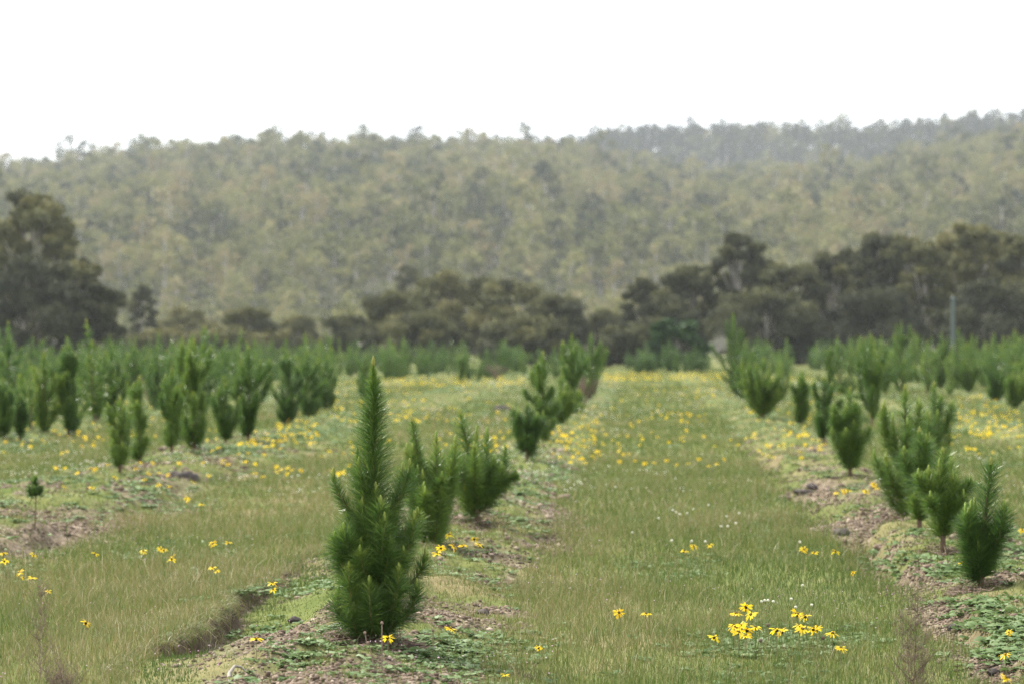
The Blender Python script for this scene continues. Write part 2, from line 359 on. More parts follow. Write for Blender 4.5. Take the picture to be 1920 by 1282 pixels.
# ------------------------------------------------------------------ the young pines placed one by one
# base x, base y, top y, width (photo pixels), style, label
V = dict(n=20, bare=.03, top=.6); COLM = dict(n=20, bare=.02, top=.72, rise=(.15, .3)); BUSHY = dict(n=22, bare=.03, top=.4, flat=.72, leadstart=.25)
PINES = [
 (806, 1032, 775, 132, dict(n=22, bare=.06, top=.40, flat=.76, lean=(-.09, -.02), leadL=.7, leadstart=.45), 'bushy dark pine with many short tips, right behind the tallest foreground pine'),
 (896, 980, 765, 152, dict(n=20, bare=.08, top=.42, flat=.72, lean=(-.10, 0), leadstart=.35), 'wide vase shaped pine with a spike on its left, third in the foreground pine row'),
 (988, 866, 752, 58, dict(n=18, bare=.30, top=.55, flat=.80), 'small bushy pine with bare trunk, beyond the wide vase shaped pine'),
 (1018, 828, 655, 52, dict(n=20, bare=.05, top=.72, rise=(.12, .22)), 'tall spire pine with bright tips behind the small bare trunked pine'),
 (1052, 795, 700, 62, BUSHY, 'broad low pine beside the tall spire in the middle row'),
 (1072, 778, 628, 52, COLM, 'tall slim pine in front of the dull brown bush'),
 (1108, 750, 622, 60, V, 'last tall pine of the middle row before the open flowery lane'),
 (1838, 1100, 850, 112, dict(n=15, bare=.14, top=.36, flat=.62, lean=(.045, 0), leadstart=.30, leadL=1.05), 'nearest pine on the right edge, with a tall dark leader and fluffy clump'),
 (1768, 1035, 838, 105, dict(n=13, bare=.33, top=.6, flat=.88, leadstart=.45), 'light green pine with bare reddish trunk and splayed arms'),
 (1724, 996, 800, 68, dict(n=8, bare=.22, top=.6), 'thin pale pine squeezed between the splayed pine and the big vase pine'),
 (1697, 962, 700, 118, dict(n=20, bare=.08, top=.52, rise=(.25, .42), leadL=.9), 'large vase shaped pine, tallest of the right hand row'),
 (1752, 912, 712, 82, V, 'dark pine standing close behind the large vase shaped pine on its right'),
 (1594, 898, 728, 70, dict(n=26, bare=.20, top=.62, rise=(.16, .28)), 'blue green oval pine with bare foot beside the mounded bare soil'),
 (1545, 836, 706, 50, dict(n=16, bare=.25, top=.65), 'loose pine with two branch tiers, left of the blue green oval pine'),
 (1503, 797, 692, 34, dict(n=18, bare=.10, top=.6), 'small dark teardrop pine standing alone in the right row'),
 (1634, 800, 625, 84, dict(n=18, bare=.08, top=.6, flat=.85), 'tall broad pine with several tips behind the blue green oval pine'),
 (1556, 742, 645, 34, COLM, 'slim columnar pine behind the loose two tiered pine'),
 (1431, 784, 668, 80, dict(n=30, bare=.03, top=.5, flat=.84), 'dense tulip shaped pine beside the open flowery lane'),
 (1396, 752, 640, 62, V, 'dark pine right behind the dense tulip shaped pine'),
 (1374, 738, 582, 52, dict(n=14, bare=.04, top=.7), 'tallest far pine with a bright top spike, left of the tulip shaped pine'),
 (225, 888, 745, 56, dict(n=12, bare=.14, top=.6), 'loose pale pine with dark bare foot, front of the left row'),
 (262, 872, 702, 40, dict(n=9, bare=.10, top=.7, rise=(.1, .22)), 'narrow pine with a long single spike behind the loose pale pine'),
 (322, 857, 686, 62, dict(n=11, bare=.14, top=.65), 'scraggly pine with yellow leader and bare trunk on the left'),
 (364, 848, 634, 72, COLM, 'tallest pine of the left row, grey green with one high spike'),
 (342, 828, 628, 44, COLM, 'tall narrow pine hidden partly by the tallest pine of the left row'),
 (423, 830, 712, 52, dict(n=14, bare=.10, top=.5, flat=.85), 'light green torch shaped pine between two darker pines'),
 (466, 828, 652, 76, dict(n=18, bare=.04, top=.6), 'dark pine with a pointed tip right of the torch shaped pine'),
 (540, 795, 652, 62, COLM, 'dark dense pine at the left end of the big pine clump'),
 (576, 785, 655, 60, V, 'dark dense pine in the middle of the big pine clump'),
 (612, 768, 668, 44, V, 'lighter pine at the right end of the big pine clump'),
 (684, 748, 662, 42, V, 'dark pine just left of the foreground pine spire'),
 (6, 822, 706, 40, V, 'dark pine cut by the left picture edge'),
 (37, 826, 738, 26, dict(n=9, bare=.03, top=.6), 'short dark cone shaped pine near the left edge'),
 (82, 812, 655, 66, V, 'tall pine behind the short cone shaped pine'),
 (128, 816, 640, 60, COLM, 'dark upright pine in the outer left row'),
 (212, 792, 655, 50, V, 'dark narrow pine behind the loose pale pine'),
 (252, 760, 640, 46, V, 'far pine with pale brown gap beside it'),
 (1815, 735, 640, 70, dict(n=20, bare=.03, top=.5, flat=.85), 'broad mid green pine at right, in front of the steel post'),
 (1765, 728, 620, 46, V, 'pointed pine left of the broad mid green one at right'),
 (1868, 752, 668, 48, V, 'short pine at right behind the yellow flower patch'),
 (1903, 765, 676, 50, BUSHY, 'rounded dark pine at the right picture edge'),
 (1690, 735, 600, 44, COLM, 'tall pointed pine in the distance near the steel post'),
]
def place_pine(root, px, py, label, group, rz=0.0):
    x, y, z = at(px, py); root.location = (x, y, z - .01); root.rotation_euler = (0, 0, rz)
    return tag(root, label, 'pine tree', group)

# the tallest foreground pine: its visible arms are placed, the rest fills in
x0, y0, z0 = at(700, 1203); s0 = F / y0
def off(px, py, dy=0.0): return np.array([(px - 702) / s0, dy, (1203 - py) / s0])
arms = [(off(703, 985), off(640, 955, -.03), off(628, 888, -.02)), (off(704, 985), off(760, 945, -.02), off(770, 872, 0)),
        (off(706, 990, -.01), off(712, 985, -.06), off(708, 915, -.05)), (off(706, 1060), off(778, 1060, -.04), off(779, 968, -.05)),
        (off(706, 1065, 0), off(712, 1060, -.09), off(711, 990, -.085)), (off(704, 1000), off(690, 960, -.04), off(676, 868, -.03)),
        (off(704, 975), off(668, 940, .03), off(671, 852, .03)), (off(704, 1000), off(738, 960, .06), off(757, 880, .05)),
        (off(704, 1120), off(630, 1090, -.05), off(642, 1000, -.05)), (off(704, 1130), off(790, 1100, 0), off(800, 1040, 0)),
        (off(704, 1150), off(655, 1150, -.10), off(660, 1060, -.11)), (off(704, 1160), off(752, 1150, -.11), off(752, 1062, -.12)),
        (off(704, 1170), off(625, 1180, -.03), off(638, 1110, -.04)), (off(704, 1170), off(780, 1170, -.04), off(784, 1095, -.04)),
        (off(704, 1175), off(700, 1175, -.13), off(698, 1085, -.14)), (off(704, 1178), off(660, 1195, -.08), off(668, 1135, -.09)),
        (off(704, 1178), off(745, 1192, -.07), off(742, 1120, -.08)), (off(704, 1100), off(690, 1080, -.10), off(680, 1030, -.11)),
        (off(704, 1100), off(730, 1080, -.10), off(735, 1010, -.10))]
main = pine(541 / s0, 178 / s0, np.random.default_rng(3), dict(bare=.05, top=.34, rise=(.12, .22), leadstart=.28, leadn=3.2, ang=(.8, 1.9), leadL=1.6, taper=.05, tr=.016), 0, explicit=arms, nshoot=40, nper=600, L=.095, wn=.0017)
main.location = (x0, y0, z0 - .01)
tag(main, 'tallest foreground pine with a slender spire and two raised arms', 'pine tree', 'young pines in planted rows')

for i, (px, py, ty, wpx, st, lab) in enumerate(PINES):
    x, y, z = at(px, py); sc_ = F / y; r = np.random.default_rng(100 + i)
    lod = 1 if y < 24 else 2
    kw = dict(nper=620 if y < 16 else 500) if lod == 1 else dict(wn=.0042 if y < 34 else .006, nper=400 if y < 34 else 270)
    p = pine((py - ty) / sc_, wpx / sc_ * (1.32 if y < 24 else 1.48), r, st, lod, tone=r.uniform(.32, .52) if y > 14 else .42, L=.095 if y < 24 else .10, **kw)
    place_pine(p, px, py, lab, 'young pines in planted rows')

# little sapling on a bare stem
x, y, z = at(66, 986); s_ = F / y
sp = empty('pine_sapling', (x, y, z)); hh = 92 / s_
m_ = MB(); m_.add(*tube(np.array([[0, 0, 0], [.004, 0, hh * .5], [0, 0, hh * .95]]), [.004, .0035, .003], 6), c=.5); m_.build('trunk', M_bark, sp)
m_ = MB(); r = np.random.default_rng(9); needles(m_, np.array([[0, 0, hh * .60], [0, 0, hh * .8], [0, 0, hh]]), 420, .045, .003, 0, .45, r)
for k in range(4): 
    a = k * 1.6; needles(m_, bez(np.array([0, 0, hh * .62]), np.array([math.cos(a) * .035, math.sin(a) * .03, hh * .62]), np.array([math.cos(a) * .035, math.sin(a) * .03, hh * .8]), 4), 160, .04, .003, .1, .4, r)
m_.build('needles', M_needle, sp)
tag(sp, 'tiny pine sapling with a tufted head on a thin bare stem at left', 'sapling')

# far rows: a few pines built once, then copied
protos = []
for i in range(9):
    r = np.random.default_rng(300 + i); p = pine(1.15, [.66, .78, .58, .82, .72, .6, .88, .54, .74][i], r, [V, COLM, BUSHY, dict(n=9, bare=.1, top=.6)][i % 4], 3, tone=r.uniform(.32, .55)); p['used'] = 0; protos.append(p)
far = []; rr = np.random.default_rng(77)
for (a, b, c, d, n) in [(640, 1130, 700, 711, 24), (1175, 1335, 693, 701, 16), (-20, 205, 772, 812, 10), (330, 640, 735, 782, 9), (205, 330, 735, 752, 4), (1725, 1925, 722, 745, 10), (1380, 1420, 722, 742, 3), (1730, 1840, 705, 722, 6), (1560, 1680, 722, 742, 5)]:
    for k in range(n): 
        x, y, z = at(a + (b - a) * (k + rr.random()) / n, rr.uniform(c, d)); far.append((x, y, CX + F * x / y))
for u0 in list(np.arange(-40, -1.2, 2.85) + .5) + [1.9 + 2.85 * k for k in range(1, 14)]:
    y = 46 + rr.random() * 2
    while y < 128:
        x = u0 + .045 * y + rr.normal() * .15; px = CX + F * x / y; py = HZ + F * 1.03 / y
        ok = -30 < px < 1950
        if px > 640 and px < 1000 and py > 712: ok = False
        if 440 < px <= 640 and py > 765: ok = False
        if 1000 <= px < 1360 and py > 700: ok = False
        if 1140 < px < 1175: ok = False
        if 1360 <= px < 1480 and py > 735: ok = False
        if 1480 <= px < 1600 and py > 712: ok = False
        if 1600 <= px < 1720 and py > 740: ok = False
        if 880 < px < 985 and rr.random() < .3: ok = False
        if px < 100 and py > 790: ok = False
        if ok and rr.random() < .9: far.append((x, y, px))
        y += rr.uniform(1.5, 2.9) if y < 80 else rr.uniform(1.2, 2.0)
far.sort(key=lambda q: q[1]); mass = MB(); PM = [ch_mb[p.name] for p in protos]
for i, (x, y, px) in enumerate(far):
    if i >= 250:
        s = rr.uniform(.7, 1.3); a = rr.random() * 6.28; ca, sa_ = math.cos(a) * s, math.sin(a) * s
        mass.merge(PM[int(rr.integers(0, 9))], np.array([[ca, -sa_, 0], [sa_, ca, 0], [0, 0, s]]), (x, y, float(Hf(x, y)) - .02), rr.normal() * .06); continue
    k = int(rr.integers(0, 9)); o = protos[k]
    if o['used']: o = copy_tree(protos[k])
    else: protos[k]['used'] = 1
    o.location = (x, y, float(Hf(x, y)) - .02); o.rotation_euler = (0, 0, rr.random() * 6.28)
    s = rr.uniform(.6, 1.32) * (.8 if px > 880 and px < 1330 else 1.0); o.scale = (s * rr.uniform(.8, 1.05), s * .9, s); o.rotation_euler = (rr.normal() * .05, rr.normal() * .05, rr.random() * 6.28)
    side = 'left of' if px < 1180 else 'right of'
    tag(o, 'small young pine in the packed distant rows ' + side + ' the open flowery lane', 'pine tree', 'distant young pines ' + side + ' the lane')
tag(mass.build('distant_pines', M_needle), 'farthest rows of young pines merging into one green band', 'pine trees', None, 'stuff')
for o in bpy.data.objects:
    if 'used' in o.keys(): del o['used']

# ------------------------------------------------------------------ gum trees, wattles and the wooded hill
def leafcloud(mb, c, rad, n, sz, r, tone, flat=.75):
    """leaf-sized faces through an uneven ball, denser towards its skin"""
    d = unit(r.normal(size=(n, 3))); rr_ = rad * (r.random(n) ** .42)[:, None] * (1 + .25 * np.sin(d[:, :1] * 5 + r.random() * 6) * np.cos(d[:, 1:2] * 4 + r.random() * 6))
    p = c + d * rr_ * np.array([1, 1, flat])
    a = unit(r.normal(size=(n, 3))); b = unit(np.cross(a, r.normal(size=(n, 3)))); s = (sz * r.uniform(.5, 1.3, n))[:, None]
    v = np.stack([p - a * s, p + b * s * .55, p + a * s, p - b * s * .55], 1).reshape(-1, 3)
    o = np.arange(n)[:, None] * 4
    mb.add(v, o + np.array([[0, 1, 2, 3]]), c=np.repeat(np.clip(tone + r.normal(size=n) * .10 + .10 * (d[:, 2] > .3), 0, 1), 4))  # upper faces toned lighter: sunlit clump tops painted into the colour
def gum(H, W, r, ncl, nleaf, lsz, base=.35, rc=.17, tone=.45, flat=.7, seg=6, fill=1.0):
    cr, tk = MB(), MB(); tr_r = H * .018
    tips = []
    for i in range(ncl):
        a = i * 2.4 + r.random(); f = (i + .5) / ncl; z = H * (base + (1 - base) * (.12 + .80 * f)) 
        env = math.sqrt(max(.05, 1 - ((f - .38) / .68) ** 2)); rho = W / 2 * env * r.uniform(.25, .82) * fill
        tips.append(np.array([math.cos(a) * rho, math.sin(a) * rho, z - H * .04]))
    top = np.array([r.normal() * W * .03, r.normal() * W * .03, H * .85])
    trunk = bez(np.zeros(3), np.array([r.normal() * W * .05, 0, H * .45]), top, 8); tk.add(*tube(trunk, np.linspace(tr_r, tr_r * .3, 8), seg), c=r.random())
    for c in tips:
        z = max(.12, min(.8, (c[2] / H) * .62)); s = trunk[int(z * 7)]
        if seg > 4 or r.random() < .5: tk.add(*tube(bez(s, (s + c) / 2 + [0, 0, -H * .03], c, 4), np.linspace(tr_r * .4, tr_r * .12, 4), max(3, seg - 2)), c=r.random())
        leafcloud(cr, c, W * rc * r.uniform(.7, 1.25), nleaf, lsz, r, tone + r.normal() * .14 + .30 * (c[2] / H - .6), flat)  # higher clumps toned lighter, sunlight on the crown top put into the tint
    return cr, tk

def tree_obj(name, cr, tk, mc, loc, label, cat, group, rz=0, s=1.0):
    o = empty(name, loc, rz, s); tk.build('trunk', M_wood, o, True); cr.build('crown', mc, o); return tag(o, label, cat, group)

# trees along the paddock edge: centre x, top y, width px, distance, kind, tone, label
EDGE = [
 (62, 345, 220, 165, 'g', .60, 'tall gum tree with open ragged crown rising highest at far left'),
 (-30, 420, 260, 170, 'g', .35, 'dark gum tree cut by the left picture edge'),
 (150, 488, 150, 160, 'g', .40, 'dark tree at the right foot of the tall ragged gum'),
 (60, 500, 260, 155, 's', .25, 'low dark thicket tree under the tall ragged gum'),
 (185, 545, 120, 158, 's', .30, 'dark rounded tree ending the left group of trees'),
 (268, 545, 64, 215, 's', .45, 'small round topped tree alone right of the left group'),
 (350, 585, 120, 240, 's', .70, 'pale low scrub tree between the left group and the middle'),
 (468, 585, 130, 200, 's', .65, 'olive brown wattle bush left of the middle thicket'),
 (560, 600, 110, 230, 's', .75, 'small pale bush under the hill left of the middle thicket'),
 (655, 600, 120, 190, 's', .60, 'olive bush at the left end of the middle thicket'),
 (770, 492, 80, 300, 'g', .55, 'thin small tree standing behind the left part of the middle thicket'),
 (735, 560, 170, 185, 's', .50, 'dark domed bush in the left half of the middle thicket'),
 (850, 526, 220, 195, 's', .50, 'highest broad domed bush of the middle thicket'),
 (960, 540, 190, 190, 's', .45, 'wide domed bush right of the highest one in the middle thicket'),
 (1050, 565, 160, 185, 's', .42, 'sloping dark bush at the right end of the middle thicket'),
 (800, 600, 200, 172, 's', .45, 'low olive bush in front of the middle thicket on its left'),
 (980, 608, 190, 172, 's', .60, 'low pale olive bush in front of the middle thicket on its right'),
 (1130, 590, 110, 215, 's', .60, 'greyish bush in the gap between middle thicket and right trees'),
 (1205, 535, 100, 190, 's', .35, 'dark shrubby tree at the left end of the right tree belt'),
 (1300, 495, 160, 185, 'g', .38, 'brownish tree behind the fern green bush'),
 (1385, 428, 140, 190, 'g', .40, 'tall dark tree with fluffy top near the left end of the right belt'),
 (1480, 488, 150, 180, 'g', .32, 'dark tree of middle height in the right tree belt'),
 (1560, 465, 130, 190, 'g', .42, 'grey dark tree in the centre of the right tree belt'),
 (1650, 428, 150, 185, 'g', .40, 'tall dark green tree in the right tree belt'),
 (1740, 445, 130, 182, 'g', .78, 'green topped tree with yellow sprays in the right tree belt'),
 (1828, 408, 175, 190, 'g', .88, 'tallest tree of the right belt with a rusty olive top'),
 (1920, 430, 150, 185, 'g', .50, 'tall tree cut by the right picture edge'),
 (115, 432, 120, 162, 'g', .50, 'open leaning tree between the tall ragged gum and the dark tree at its foot'),
 (1425, 475, 130, 196, 'g', .40, 'grey tree just right of the tall fluffy topped tree'),
 (1605, 458, 130, 196, 'g', .38, 'dull dark tree left of the tall dark green tree'),
 (1700, 432, 120, 196, 'g', .45, 'tall brownish tree between the dark green and the green topped trees'),
 (1785, 425, 130, 196, 'g', .80, 'olive tree just left of the tallest rusty topped tree'),
 (1880, 425, 120, 196, 'g', .70, 'olive tree just right of the tallest rusty topped tree'),
 (1250, 570, 150, 178, 's', .32, 'dark thicket behind the deep green ferny bush'),
 (1170, 618, 130, 160, 's', .45, 'low grey olive bush closing the end of the flowery lane'),
 (300, 630, 180, 178, 's', .55, 'low scrub bush right of the left trees'),
 (430, 628, 180, 178, 's', .55, 'low scrub bush in front of the olive brown wattle'),
 (1440, 560, 240, 172, 's', .30, 'dark understorey thicket below the belt, left portion'),
 (1650, 560, 240, 172, 's', .28, 'dark understorey thicket below the belt, middle portion'),
 (1850, 545, 240, 172, 's', .30, 'dark understorey thicket below the belt, right portion'),
]
for i, (px, ty, wpx, d, kd, tone, lab) in enumerate(EDGE):
    r = np.random.default_rng(500 + i); x = (px - CX) / F * d; Hh = (CAMH + (HZ - ty) / F * d) * (1.2 if kd == 's' else 1.05); Ww = wpx / F * d
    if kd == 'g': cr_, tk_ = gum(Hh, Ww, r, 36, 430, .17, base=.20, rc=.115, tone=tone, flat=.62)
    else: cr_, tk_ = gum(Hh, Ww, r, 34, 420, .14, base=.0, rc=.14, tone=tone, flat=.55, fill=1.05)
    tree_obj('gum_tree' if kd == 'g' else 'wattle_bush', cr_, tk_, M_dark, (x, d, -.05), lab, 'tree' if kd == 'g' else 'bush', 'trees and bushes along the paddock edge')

# vivid dark green bush at the end of the flowery lane
r = np.random.default_rng(61); d = 135; x = (1268 - CX) / F * d; cr_, tk_ = gum(CAMH + 58 / F * d, 135 / F * d, r, 26, 300, .13, base=.0, rc=.11, tone=.3, flat=.6)
tree_obj('fern_bush', cr_, tk_, M_fern, (x, d, 0), 'deep green ferny bush standing at the end of the flowery lane', 'bush', None)

# hill forest: ten gum trees built once; the 300 nearest are copies, the rest one mass
hv = []
for i in range(10):
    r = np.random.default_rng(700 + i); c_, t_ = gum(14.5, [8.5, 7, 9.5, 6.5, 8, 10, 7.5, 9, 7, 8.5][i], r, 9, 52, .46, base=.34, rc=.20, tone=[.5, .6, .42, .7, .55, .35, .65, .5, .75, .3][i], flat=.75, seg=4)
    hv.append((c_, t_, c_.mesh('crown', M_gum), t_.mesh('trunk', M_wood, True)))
rh = np.random.default_rng(88); spots = []
yy = 300.0
while yy < 1010:
    hw = .19 * yy + 25; n_ = int(2 * hw / 6.8)
    for k in range(n_):
        x = -hw + (k + rh.random()) * 2 * hw / n_; y = yy + rh.uniform(-3.5, 3.5)
        if rh.random() < .12: continue
        if yy < 430 and rh.random() < .35: continue
        spots.append((x, y, max(float(hillz(x, y)), -.05)))
    yy += 7.4 if yy > 430 else 22
crn, trk = MB(), MB(); near_h = spots[:300]
for i, (x, y, z) in enumerate(near_h):
    k = int(rh.integers(0, 10)); o = empty('gum_tree', (x, y, z - .2), rh.random() * 6.28); s = rh.uniform(.75, 1.2) * (.42 if y < 400 else .6); o.scale = (s * 1.2, s * 1.2, s * rh.uniform(.75, 1.1))
    for nm, me in (('crown', hv[k][2]), ('trunk', hv[k][3])):
        c = bpy.data.objects.new(nm, me); COL.objects.link(c); c.parent = o
    tag(o, 'slender pale trunked gum tree at the foot of the wooded hill', 'tree', 'gum trees at the foot of the hill')
def add_mass(sp, dt):
    for (x, y, z) in sp:
        k = int(rh.integers(0, 10)); a = rh.random() * 6.28; s = rh.uniform(.6, 1.08) * (1.0 if rh.random() < .93 else 1.3); ca, sa_ = math.cos(a) * s, math.sin(a) * s
        Mx = np.array([[ca, -sa_, 0], [sa_, ca, 0], [0, 0, s * rh.uniform(.85, 1.15)]])
        pt = .45 * (vn(x * .03 + 40, y * .016) - .5) + rh.normal() * .21
        crn.merge(hv[k][0], Mx, (x, y, z - .2), dt + pt); trk.merge(hv[k][1], Mx, (x, y, z - .2))
add_mass(spots[300:], .08)
yy = 1120.0; bs = []
while yy < 1410:
    x = -60 + rh.random() * 8
    while x < .19 * yy + 30:
        px = CX + F * x / yy
        if px > 900: bs.append((x, yy + rh.uniform(-4, 4), float(backz(x, yy))))
        x += rh.uniform(4.2, 7.5)
    yy += 9 if yy < 1340 else 5.5
add_mass(bs, -.42)  # far ridge leaves toned dark, cloud shadow put into their colour
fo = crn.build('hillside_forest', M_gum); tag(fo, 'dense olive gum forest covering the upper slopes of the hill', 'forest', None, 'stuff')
tk_ = trk.build('trunks', M_wood, fo); tk_['kind'] = 'stuff'

# ------------------------------------------------------------------ grass
def blades(x, y, h, wd, r, tone, segs=2):
    n = len(x); z = Hf(x, y); b = np.stack([x, y, z - .005], 1)
    a = r.random(n) * 6.283; lean = r.uniform(.05, .75, n) * h; dr = np.stack([np.cos(a), np.sin(a), np.zeros(n)], 1)
    wv = unit(np.cross(dr * .6 + np.array([0, 0, 1.]), r.normal(size=(n, 3)))); wv[:, 2] *= .2; wv = unit(wv) * (wd * r.uniform(.6, 1.3, n))[:, None] * .5
    m = b + dr * (lean * .3)[:, None] + np.array([0, 0, 1.]) * (h * .55)[:, None]
    t = b + dr * lean[:, None] + np.array([0, 0, 1.]) * (h * r.uniform(.75, 1.0, n))[:, None]
    v = np.stack([b - wv, b + wv, m + wv * .8, m - wv * .8, t], 1).reshape(-1, 3); o = np.arange(n)[:, None] * 5
    c = np.clip(np.repeat(tone, 5).reshape(n, 5) + np.array([[-.08, -.08, 0, 0, .08]]), 0, 1).ravel()
    return v, o + np.array([[0, 1, 2, 3]]), o + np.array([[3, 2, 4]]), c
gm = MB(); rg = np.random.default_rng(21)
for (y0_, y1_, dens, wd, hh) in [(8.1, 13, 6200, .0024, .075), (13, 18, 3400, .0036, .08), (18, 28, 1300, .006, .08), (28, 48, 430, .011, .085), (48, 80, 120, .02, .085), (80, 150, 36, .034, .08)]:
    A = .19 * (y1_ ** 2 - y0_ ** 2) + 1.2 * (y1_ - y0_); n = int(A * dens)
    y = np.sqrt(rg.random(n) * (y1_ ** 2 - y0_ ** 2) + y0_ ** 2); x = rg.uniform(-1, 1, n) * (.19 * y + .6)
    so_ = soil(x, y); u = uof(x, y); m_, n_ = soil_raw(x, y)
    pat = .55 * vn(x * .8, y * .45 + 8) + .3 * vn(x * 2.6, y * 1.6) + .15 * vn(x * 8, y * 6)
    keep = rg.random(n) < np.clip(1 - so_ * .8, 0, 1) * np.where(m_ > .5, .9, 1) * (.5 + .9 * pat)
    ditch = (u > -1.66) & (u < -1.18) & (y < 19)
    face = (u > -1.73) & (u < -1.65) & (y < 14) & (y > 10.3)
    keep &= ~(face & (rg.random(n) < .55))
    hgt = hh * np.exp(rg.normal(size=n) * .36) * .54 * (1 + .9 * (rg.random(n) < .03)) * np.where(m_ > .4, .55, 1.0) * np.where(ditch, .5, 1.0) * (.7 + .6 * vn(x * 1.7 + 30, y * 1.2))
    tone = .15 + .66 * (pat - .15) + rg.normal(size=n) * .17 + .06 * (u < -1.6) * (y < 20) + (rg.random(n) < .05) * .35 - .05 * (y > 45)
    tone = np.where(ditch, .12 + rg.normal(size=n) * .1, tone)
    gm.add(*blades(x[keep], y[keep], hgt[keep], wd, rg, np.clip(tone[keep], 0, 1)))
    if y1_ < 30:
        k2 = np.where(keep & (m_ < .4) & ~ditch)[0][::28]; gm.add(*blades(x[k2], y[k2], rg.uniform(.05, .10, len(k2)), wd * .55, rg, rg.uniform(.7, 1, len(k2))))
n = 5200; y = rg.uniform(9.3, 15.5, n); u = rg.normal(-1.755, .022, n); x = u + .045 * y
for _ in range(4): x = x - (uof(x, y) - u)
v, qq, tt, c_ = blades(x, y, rg.uniform(.04, .075, n), .0026, rg, np.clip(rg.normal(.5, .25, n), 0, 1)); v = v.reshape(n, 5, 3)
ov = rg.uniform(.02, .07, n); v[:, 2:4, 0] += ov[:, None] * .5; v[:, 4, 0] += ov * 1.2; v[:, 4, 2] -= ov * rg.uniform(.6, 1.5, n); v[:, 2:4, 2] -= ov[:, None] * .25
gm.add(v.reshape(-1, 3), qq, tt, c_)
tag(gm.build('grass', M_grass), 'fine olive green grass with straw coloured blades covering the lanes', 'grass', None, 'stuff')

# ------------------------------------------------------------------ herb rosettes, clover, clods, pink specks
def leaves(mb, p, az, L, wd, r, tone, lobes=True):
    """flat-lying lobed leaves: strips of four quads with a wavy outline"""
    n = len(az); d = np.stack([np.cos(az), np.sin(az), np.zeros(n)], 1); s = np.stack([-np.sin(az), np.cos(az), np.zeros(n)], 1)
    up = r.uniform(.15, .75, n); ks = np.array([0, .3, .5, .75, 1.0]); prof = np.array([.18, .8, .5, 1.0, .12]) if lobes else np.array([.2, .8, 1.0, .85, .3])
    rows = []
    tilt = r.normal(size=n) * .35
    for k, pr in zip(ks, prof):
        c = p + d * (L * k)[:, None]; c = c + np.array([0, 0, 1.]) * (L * up * (k - .75 * k * k) * 1.3 + .004)[:, None]
        wv = s * (wd * pr * .5)[:, None]; wv = wv + np.array([0, 0, 1.]) * (wd * pr * .5 * tilt)[:, None]
        rows += [c - wv, c + wv]
    v = np.stack(rows, 1).reshape(-1, 3); o = np.arange(n)[:, None] * 10
    q = np.concatenate([o + np.array([[2 * j, 2 * j + 1, 2 * j + 3, 2 * j + 2]]) for j in range(4)])
    mb.add(v, q, c=np.repeat(np.clip(tone, 0, 1), 10))
hm = MB(); rl = np.random.default_rng(31)
def rosettes(x, y, sc_, nl, tone):
    z = Hf(x, y); n = len(x); X_ = np.repeat(x, nl) + rl.normal(size=n * nl) * .012; Y_ = np.repeat(y, nl) + rl.normal(size=n * nl) * .012
    p = np.stack([X_, Y_, np.repeat(z, nl)], 1); S_ = np.repeat(sc_, nl)
    leaves(hm, p, rl.random(n * nl) * 6.283, S_ * rl.uniform(.5, 1.1, n * nl), S_ * rl.uniform(.28, .5, n * nl), rl, np.repeat(tone, nl) + rl.normal(size=n * nl) * .16)
for (ya, yb, dens, sc_, nl) in [(8.1, 14, 105, .038, 9), (14, 22, 60, .048, 8), (22, 40, 24, .06, 7), (40, 70, 9, .09, 6), (70, 125, 3, .12, 6)]:
    n = int((.19 * (yb ** 2 - ya ** 2) + (yb - ya)) * dens * 3)
    y = np.sqrt(rl.random(n) * (yb ** 2 - ya ** 2) + ya ** 2); x = rl.uniform(-1, 1, n) * (.19 * y + .5)
    m_, n_ = soil_raw(x, y); pt = .6 * vn(x * 1.4 + 60, y * .8) + .4 * vn(x * 4.0, y * 2.5 + 50); so_ = soil(x, y)
    pr = np.where(m_ > .35, S((pt - .48) / .16) * .9, S((pt - (.66 if ya < 40 else .55)) / .1) * .5) * (1 - so_ * .9)
    kp = rl.random(n) < pr; x, y = x[kp], y[kp]
    rosettes(x, y, np.full(len(x), sc_) * rl.uniform(.6, 1.2, len(x)), nl, .30 + .35 * vn(x * 2, y * 2 + 9) + .12 * (y > 25))
# herb patches seen at particular spots: x, y, radius px, count
for (px, py, rx, ry, n, sz) in [(1270, 1052, 75, 14, 60, .055), (1440, 1208, 110, 20, 170, .065), (1180, 1058, 30, 8, 14, .05), (255, 920, 95, 26, 130, .07), (330, 950, 70, 14, 40, .07), (20, 1075, 45, 30, 60, .055),
        (400, 1045, 60, 10, 40, .05), (420, 1085, 70, 12, 60, .05), (270, 1175, 90, 12, 40, .04), (1020, 890, 55, 22, 90, .07), (985, 930, 60, 18, 90, .07), (880, 1050, 60, 30, 90, .05),
        (1300, 876, 80, 8, 60, .08), (560, 1195, 90, 22, 130, .045), (850, 1225, 140, 40, 260, .05), (540, 1215, 60, 25, 60, .045), (1800, 1070, 90, 18, 110, .06), (1680, 1060, 60, 16, 60, .06), (1890, 1190, 60, 60, 190, .065), (1910, 1030, 40, 35, 90, .07), (1830, 1150, 60, 20, 70, .05),
        (560, 815, 60, 14, 110, .11), (430, 845, 90, 10, 90, .11), (60, 840, 90, 12, 110, .10), (520, 888, 60, 8, 50, .08), (640, 800, 50, 30, 80, .10), (480, 1110, 60, 12, 50, .05), (620, 1100, 30, 10, 20, .05)]:
    ps = [at(px + rl.normal() * rx * .6, min(1300, py + rl.normal() * ry * .6)) for _ in range(n)]
    ps = np.array(ps); rosettes(ps[:, 0], ps[:, 1], sz * .8 * rl.uniform(.6, 1.2, n), 8, .35 + .25 * rl.random(n))
tag(hm.build('herb_cover', M_leaf), 'low lobed grey green herb leaves spread along the planting rows', 'herbs', None, 'stuff')

